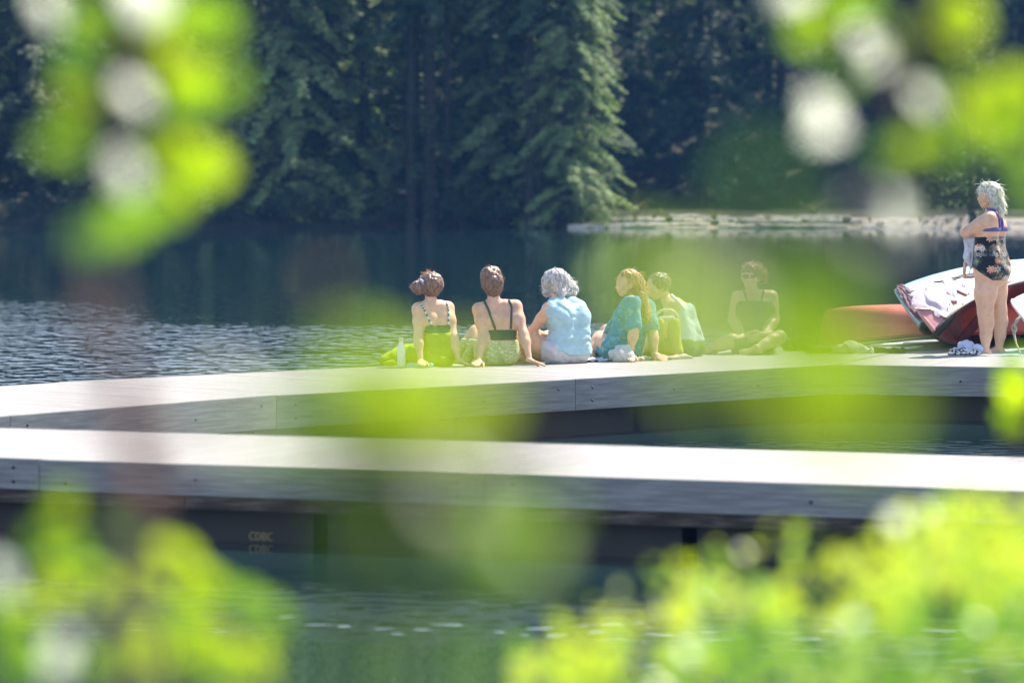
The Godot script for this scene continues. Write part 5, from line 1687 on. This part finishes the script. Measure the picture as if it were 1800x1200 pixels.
# a cloth laid over a hull, following its curve, with folds and a ragged outline
func hull_cloth(called: String, label: String, category: String, which: int, t0: float, t1: float, s0: float, s1: float, m: Material, seed_: int) -> void:
	var hp: Array = hulls[which]
	var pt: Callable = hp[0]
	var mid: Vector3 = hp[1]
	var near := signf((hp[2] as Vector3).y)
	var nn := FastNoiseLite.new()
	nn.seed = seed_
	nn.frequency = 1.0
	var n := 34
	var pos := func(i: int, j: int, low: float) -> Vector3:
		var x := float(i) / n
		var y := float(j) / n
		var t := lerpf(t0, t1, x) + (t1 - t0) * (0.30 * nn.get_noise_2d(y * 2.3, 3.0) * (1.0 if x < 0.5 else -1.0) * absf(x - 0.5) * 2.0)
		var s := lerpf(s0, s1, y) + 0.22 * nn.get_noise_2d(x * 2.6, 8.0) * absf(y - 0.5) * 2.0
		s = clampf(s, -1.0, 1.0)
		var w := sin((x * 1.1 + y * 0.7) * 15.0 + 5.0 * nn.get_noise_2d(x * 2.0, y * 2.0))
		var lift := 0.010 + 0.014 * maxf(0.0, w * 0.6 + 0.4 + nn.get_noise_2d(x * 5.0, y * 5.0)) - low
		return mid + (pt.call(clampf(t, -0.999, 0.999), near * (1.0 if s >= 0.0 else -1.0), absf(s), -lift) as Vector3)
	var b := Buf.new()
	for side in 2:
		var first := b.v.size()
		for j in n + 1:
			for i in n + 1:
				var p: Vector3 = pos.call(i, j, 0.005 * side)
				var dx: Vector3 = pos.call(mini(i + 1, n), j, 0.0) - pos.call(maxi(i - 1, 0), j, 0.0)
				var dy: Vector3 = pos.call(i, mini(j + 1, n), 0.0) - pos.call(i, maxi(j - 1, 0), 0.0)
				var no := dy.cross(dx).normalized()
				if no.y < 0: no = -no
				b.vert(p, no * (1.0 - 2.0 * side))
		for j in n:
			for i in n:
				var k := first + j * (n + 1) + i
				b.tri(k, k + 1, k + n + 1); b.tri(k + 1, k + n + 2, k + n + 1)
	tag(put(called, b.mesh(), m), label, category)

# ---------------------------------------------------------------- leaves close to the lens, out of focus
var leaf_meshes := {}
func leaf_mesh(kind: String, shape: int) -> ArrayMesh:
	var key := kind + str(shape)
	if leaf_meshes.has(key): return leaf_meshes[key]
	var b := Buf.new()
	var col: Color = {"y": Color(0.52, 0.71, 0.014), "g": Color(0.28, 0.52, 0.018), "d": Color(0.13, 0.30, 0.03), "w": Color(0.42, 0.50, 0.32), "b": Color(0.30, 0.15, 0.10)}[kind]
	var wide: float = [0.36, 0.43, 0.30][shape]
	var rows := 7
	for k in rows + 1:
		var t := float(k) / rows
		var w := wide * pow(sin(PI * pow(t, 0.8)), 0.75) * (1.0 if k % 2 == 0 else 1.05)
		var bend := -0.22 * t * t
		for j in [-1, 0, 1]:
			var v := 1.0 if j != 0 else 0.85
			b.tint = Color(col.r * v, col.g * v, col.b * v)
			b.vert(Vector3(j * w, t, bend + 0.10 * w * absf(j)), Vector3(-0.15 * j, 0.25 * t, 1).normalized())
	for k in rows:
		for j in 2:
			var i0 := k * 3 + j
			b.tri(i0, i0 + 1, i0 + 3); b.tri(i0 + 1, i0 + 4, i0 + 3)
	leaf_meshes[key] = b.mesh()
	return leaf_meshes[key]

func leaf_mat(kind: String) -> StandardMaterial3D:
	if M.has("leaf_" + kind): return M["leaf_" + kind]
	var m := StandardMaterial3D.new()
	m.vertex_color_use_as_albedo = true
	m.roughness = 0.50 if kind == "w" else 0.45
	m.metallic_specular = 0.6
	m.backlight_enabled = true
	var v := 0.82 if kind != "w" else 0.4
	m.backlight = lin(v, v, v)
	M["leaf_" + kind] = m
	return m

func leaf_at(o: Node3D, p: Vector3, ln: float, kind: String, r: RandomNumberGenerator) -> void:
	var s := Vector3(0.39, 0.85, -0.43).normalized()
	var view := (EYE - p).normalized()
	var n: Vector3
	if kind == "w":
		n = (s + view).normalized() + Vector3(r.randfn(), r.randfn(), r.randfn()) * 0.06
	else:
		# leaves hang with their backs to the sun, their faces a little towards the shore
		n = view * 0.75 - s * 0.75 + Vector3(r.randfn(), r.randfn(), r.randfn()) * 0.28
	n = n.normalized()
	var down := Vector3(r.randf_range(-0.9, 0.9), -0.8, r.randf_range(-0.3, 0.3))
	var y := (down - n * down.dot(n)).normalized()
	var x := y.cross(n).normalized()
	put("leaf", leaf_mesh(kind, r.randi() % 3), leaf_mat(kind), o, Transform3D(Basis(x * ln, y * ln, n * ln), p - y * ln * 0.5 - o.position))

# each row: px, py, kind, size in px; leaves gather round it
func leaf_group(o: Node3D, rows: Array, d: float, spread: float, count: int, r: RandomNumberGenerator, twig_from: Vector3) -> void:
	var tb := Buf.new()
	for w in rows:
		var dd := d * r.randf_range(1.0 - spread, 1.0 + spread)
		var c := at(w[0], w[1], dd)
		var ln: float = w[3] / FPX * dd
		var n := count if w.size() < 5 else int(w[4])
		for k in n:
			var off := Vector3(r.randfn(), r.randfn(), r.randfn()) * ln * (0.28 if n > 1 else 0.0)
			leaf_at(o, c + off, ln * r.randf_range(0.9, 1.25), w[2], r)
		var mid := twig_from.lerp(c, 0.55) + Vector3(r.randfn(), r.randfn(), r.randfn()) * 0.03
		tb.tube([twig_from - o.position, mid - o.position, c + Vector3(0, ln * 0.4, 0) - o.position], [0.004, 0.0025, 0.0012], 5, false)
	put("twig", tb.mesh(), M.bark, o)

func build_foreground() -> void:
	var r := RandomNumberGenerator.new()
	r.seed = 88
	# tree on the left whose branch hangs into the picture
	var lt := thing("alder_branch", "leafy branch hanging into the picture at the upper left, far out of focus", "branch", at(-260, -420, 4.8))
	var lb := Buf.new()
	lb.tube([Vector3.ZERO, at(60, -180, 4.8) - lt.position, at(230, -40, 4.8) - lt.position, at(250, 120, 4.8) - lt.position, at(215, 300, 4.8) - lt.position], [0.012, 0.009, 0.006, 0.003, 0.0015], 6)
	put("stem", lb.mesh(), M.bark, lt)
	leaf_group(lt, [[238, 125, "w", 80, 1], [240, 165, "w", 75, 1], [226, 292, "w", 75, 1], [222, 320, "w", 60, 1], [255, -12, "w", 110, 1], [85, 12, "w", 80, 1], [350, 130, "y", 100, 2], [395, 150, "g", 80, 1], [325, 285, "y", 100, 3], [345, 318, "g", 90, 1], [148, 205, "y", 80, 2], [105, 262, "g", 85, 1], [130, 235, "g", 70, 1], [160, 35, "g", 90, 1], [300, 40, "y", 80, 1], [365, 40, "g", 100, 1], [280, 75, "y", 80, 1], [215, 395, "g", 110, 1], [165, 425, "d", 90, 1], [285, 370, "g", 80, 1], [130, 110, "d", 80, 1], [330, 185, "g", 90, 1], [190, 70, "g", 70, 1]], 4.8, 0.08, 1, r, at(225, 60, 4.8))
	# branch on the right
	var rt := thing("birch_branch", "leafy branch hanging into the picture at the upper right, far out of focus", "branch", at(2050, -420, 4.9))
	var rb := Buf.new()
	rb.tube([Vector3.ZERO, at(1800, -160, 4.9) - rt.position, at(1640, 10, 4.9) - rt.position, at(1560, 160, 4.9) - rt.position, at(1570, 360, 4.9) - rt.position], [0.012, 0.009, 0.006, 0.003, 0.0015], 6)
	put("stem", rb.mesh(), M.bark, rt)
	leaf_group(rt, [[1530, 70, "w", 85, 1], [1538, 105, "w", 70, 1], [1448, 195, "w", 85, 1], [1452, 225, "w", 70, 1], [1634, 170, "w", 75, 1], [1572, 355, "w", 85, 1], [1590, 395, "w", 70, 1], [1490, 140, "g", 50, 1], [1395, -14, "w", 90, 1], [1435, 35, "y", 85, 2], [1412, 75, "g", 70, 1], [1675, 25, "y", 90, 2], [1640, 50, "g", 70, 1], [1750, 190, "y", 110, 3], [1738, 235, "y", 80, 2], [1790, 145, "y", 80, 1], [1600, 255, "y", 65, 1], [1580, 60, "g", 70, 1], [1500, 10, "g", 80, 1], [1785, 255, "g", 80, 1], [1615, 110, "g", 60, 1], [1700, 150, "g", 60, 1], [1815, 330, "g", 80, 1], [1555, 270, "d", 80, 1], [1660, 255, "g", 70, 1]], 4.9, 0.08, 1, r, at(1620, 40, 4.9))
	# spray of leaves nearer to the lens, spread over the dock
	var md := thing("willow_spray", "spray of thin leaves very close to the lens, blurred over the dock and people", "branch", at(2300, 900, 2.2))
	var mb := Buf.new()
	mb.tube([Vector3.ZERO, at(1900, 700, 2.2) - md.position, at(1500, 560, 2.2) - md.position, at(1250, 480, 2.2) - md.position], [0.005, 0.003, 0.002, 0.001], 6)
	put("stem", mb.mesh(), M.bark, md)
	leaf_group(md, [[1560, 400, "w", 80, 1], [1350, 335, "d", 130, 1], [1250, 525, "w", 90, 1], [1275, 545, "w", 80, 1], [1240, 500, "y", 80, 1], [1182, 575, "y", 120, 3], [1205, 600, "y", 90, 2], [1165, 480, "g", 90, 1], [1120, 460, "g", 80, 1], [1330, 580, "g", 80, 1], [1412, 555, "y", 110, 2], [1400, 580, "g", 110, 4], [1440, 480, "g", 90, 1], [1475, 695, "y", 110, 3], [1500, 720, "g", 110, 3], [1420, 700, "y", 90, 2], [1560, 690, "g", 80, 1], [1300, 700, "d", 90, 1], [1650, 300, "g", 100, 1], [1700, 210, "d", 100, 1]], 2.2, 0.12, 1, r, at(1500, 560, 2.2))
	var ml := thing("willow_shoot", "leafy shoot close to the lens, blurred over the person in the green dress", "branch", at(640, 1500, 2.3))
	var sb := Buf.new()
	sb.tube([Vector3.ZERO, at(660, 1000, 2.3) - ml.position, at(690, 700, 2.3) - ml.position, at(700, 600, 2.3) - ml.position], [0.005, 0.003, 0.002, 0.001], 6)
	put("stem", sb.mesh(), M.bark, ml)
	leaf_group(ml, [[685, 655, "y", 110, 3], [640, 660, "g", 90, 2], [735, 685, "y", 110, 3], [700, 720, "y", 130, 4], [765, 715, "y", 110, 2], [620, 725, "g", 110, 2], [560, 745, "g", 80, 1], [830, 680, "g", 80, 1], [750, 750, "g", 90, 1], [400, 725, "w", 90, 1], [470, 750, "g", 70, 1], [670, 890, "g", 100, 1], [690, 965, "g", 100, 2], [625, 985, "d", 80, 1], [830, 890, "w", 60, 1], [870, 905, "g", 90, 1], [900, 940, "g", 80, 1], [940, 955, "w", 50, 1], [915, 985, "g", 80, 1], [860, 960, "g", 90, 1], [800, 860, "w", 60, 1], [960, 900, "g", 70, 1], [620, 860, "g", 90, 1], [560, 1180, "g", 110, 1], [760, 1170, "g", 110, 1], [880, 1190, "g", 100, 1]], 2.3, 0.12, 1, r, at(690, 740, 2.3))
	# a few brown twigs and a dry leaf
	var dry := thing("dry_twig", "reddish brown dry twig with withered leaves standing blurred at the left", "twig", at(220, 1300, 3.4))
	var db := Buf.new()
	db.tube([Vector3.ZERO, at(240, 900, 3.4) - dry.position, at(225, 700, 3.4) - dry.position, at(160, 420, 3.4) - dry.position], [0.012, 0.011, 0.010, 0.005], 6)
	put("stem", db.mesh(), mat(0.20, 0.12, 0.09, 0.8), dry)
	leaf_group(dry, [[570, 490, "b", 40, 1], [235, 740, "b", 50, 1], [255, 840, "b", 70, 1], [150, 560, "b", 35, 1]], 3.4, 0.05, 1, r, at(225, 760, 3.4))
	bush("alder_bush", "leafy bush with round pale leaves in front at the lower left, out of focus", [[120, 880, "y", 64, 2], [60, 960, "g", 68], [140, 985, "g", 57], [310, 965, "y", 72, 2], [345, 1010, "y", 64, 2], [260, 1020, "y", 57], [110, 1125, "w", 65, 1], [100, 1165, "w", 80, 1], [2, 1010, "w", 80, 1], [240, 1090, "y", 64], [400, 1100, "y", 64, 2], [445, 1150, "y", 57], [330, 1085, "g", 57], [250, 1180, "y", 64], [50, 1060, "y", 64, 2], [180, 1045, "y", 57, 2], [470, 1100, "g", 57], [410, 1040, "g", 57], [370, 1190, "g", 64], [160, 1180, "g", 64], [20, 1140, "g", 64], [30, 1190, "d", 64], [90, 1010, "y", 57], [210, 960, "d", 64], [290, 1130, "y", 64], [200, 1140, "y", 57], [360, 1140, "y", 57], [10, 1060, "g", 57], [440, 1195, "y", 64]], 4.9, 0.14, r, at(200, 1500, 4.9))
	fine_bush(r)

func bush(called: String, label: String, rows: Array, d: float, spread: float, r: RandomNumberGenerator, root: Vector3) -> void:
	root.y = maxf(0.1, (12.0 + root.z) * 0.085)
	var o := thing(called, label, "bush", root)
	leaf_group(o, rows, d, spread, 2, r, root + Vector3(0, 0.5, 0))
	var sb := Buf.new()
	sb.tube([Vector3(0, -0.2, 0), Vector3(0, 0.3, 0), Vector3(0, 0.55, 0)], [0.02, 0.015, 0.008], 6)
	put("stem", sb.mesh(), M.bark, o)

func fine_bush(r: RandomNumberGenerator) -> void:
	var root := at(1400, 1300, 7.5)
	root.y = 0.1
	var o := thing("spirea_bush", "bushy shrub with small bright yellow green leaves filling the lower right, out of focus", "bush", root)
	var n := FastNoiseLite.new()
	n.seed = 12
	n.frequency = 0.010
	var left := 320
	var more := Buf.new()
	var made := 0
	while made < 3000:
		var px := r.randf_range(900, 1880)
		var py := r.randf_range(840, 1260)
		var top := 1130.0 - 330.0 * clampf((px - 900.0) / 350.0, 0.0, 1.0) * 0.55 - 70.0 * smoothstep(1450.0, 1700.0, px) + 40.0 * n.get_noise_1d(px * 1.7)
		if py < top - 20.0: continue
		if r.randf() > (0.55 + 1.5 * n.get_noise_2d(px, py)) * smoothstep(top - 30.0, top + 170.0, py) + 0.25 * smoothstep(1450.0, 1650.0, px): continue
		var d := r.randf_range(6.4, 8.6)
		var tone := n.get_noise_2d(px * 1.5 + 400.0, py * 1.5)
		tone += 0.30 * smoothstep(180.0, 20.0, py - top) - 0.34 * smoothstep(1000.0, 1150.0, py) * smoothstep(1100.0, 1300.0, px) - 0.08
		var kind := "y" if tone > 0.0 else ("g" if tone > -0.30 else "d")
		if r.randf() < 0.07: kind = "w"
		made += 1
		var p := at(px, py, d)
		var ln := r.randf_range(0.016, 0.030)
		if made <= 290:
			leaf_at(o, p, ln * 1.2, kind, r)
		else:
			var s := Vector3(0.39, 0.85, -0.43).normalized()
			var nn := ((EYE - p).normalized() * 0.75 - s * 0.75 + Vector3(r.randfn(), r.randfn(), r.randfn()) * 0.35).normalized()
			var y := Vector3(r.randf_range(-1, 1), -0.6, r.randf_range(-0.4, 0.4))
			y = (y - nn * y.dot(nn)).normalized()
			var x := y.cross(nn)
			more.tint = {"y": Color(0.56, 0.66, 0.05), "g": Color(0.32, 0.53, 0.05), "d": Color(0.15, 0.32, 0.05), "w": Color(0.50, 0.60, 0.25)}[kind]
			var q := p - o.position
			more.flat(q, q + y * ln * 0.5 + x * ln * 0.36, q + y * ln)
			more.flat(q, q + y * ln, q + y * ln * 0.5 - x * ln * 0.36)
	var mo := put("small_leaves", more.mesh(), leaf_mat("y"), o)
	mo.set_meta("kind", "stuff")
	var sb := Buf.new()
	for k in 26:
		var tip := at(930 + k * 36, 900 + (k * 53) % 240, r.randf_range(6.8, 8.2)) - o.position
		sb.tube([Vector3(r.randf_range(-0.3, 0.3), -0.2, 0), tip * Vector3(0.45, 0.5, 0.5), tip], [0.010, 0.006, 0.002], 5, false)
	put("stem", sb.mesh(), M.bark, o)
	# a lone pale shoot at the right edge
	var e := thing("young_shoot", "slender young shoot with small yellow leaves at the right edge over the platform", "plant", at(1790, 1150, 9.0))
	leaf_group(e, [[1765, 650, "g", 40, 1], [1785, 675, "y", 50, 2], [1770, 705, "y", 55, 2], [1785, 735, "y", 45, 2], [1760, 735, "g", 40, 1], [1795, 700, "y", 40, 1], [1790, 625, "g", 40, 1]], 9.0, 0.02, 1, r, at(1790, 800, 9.0))
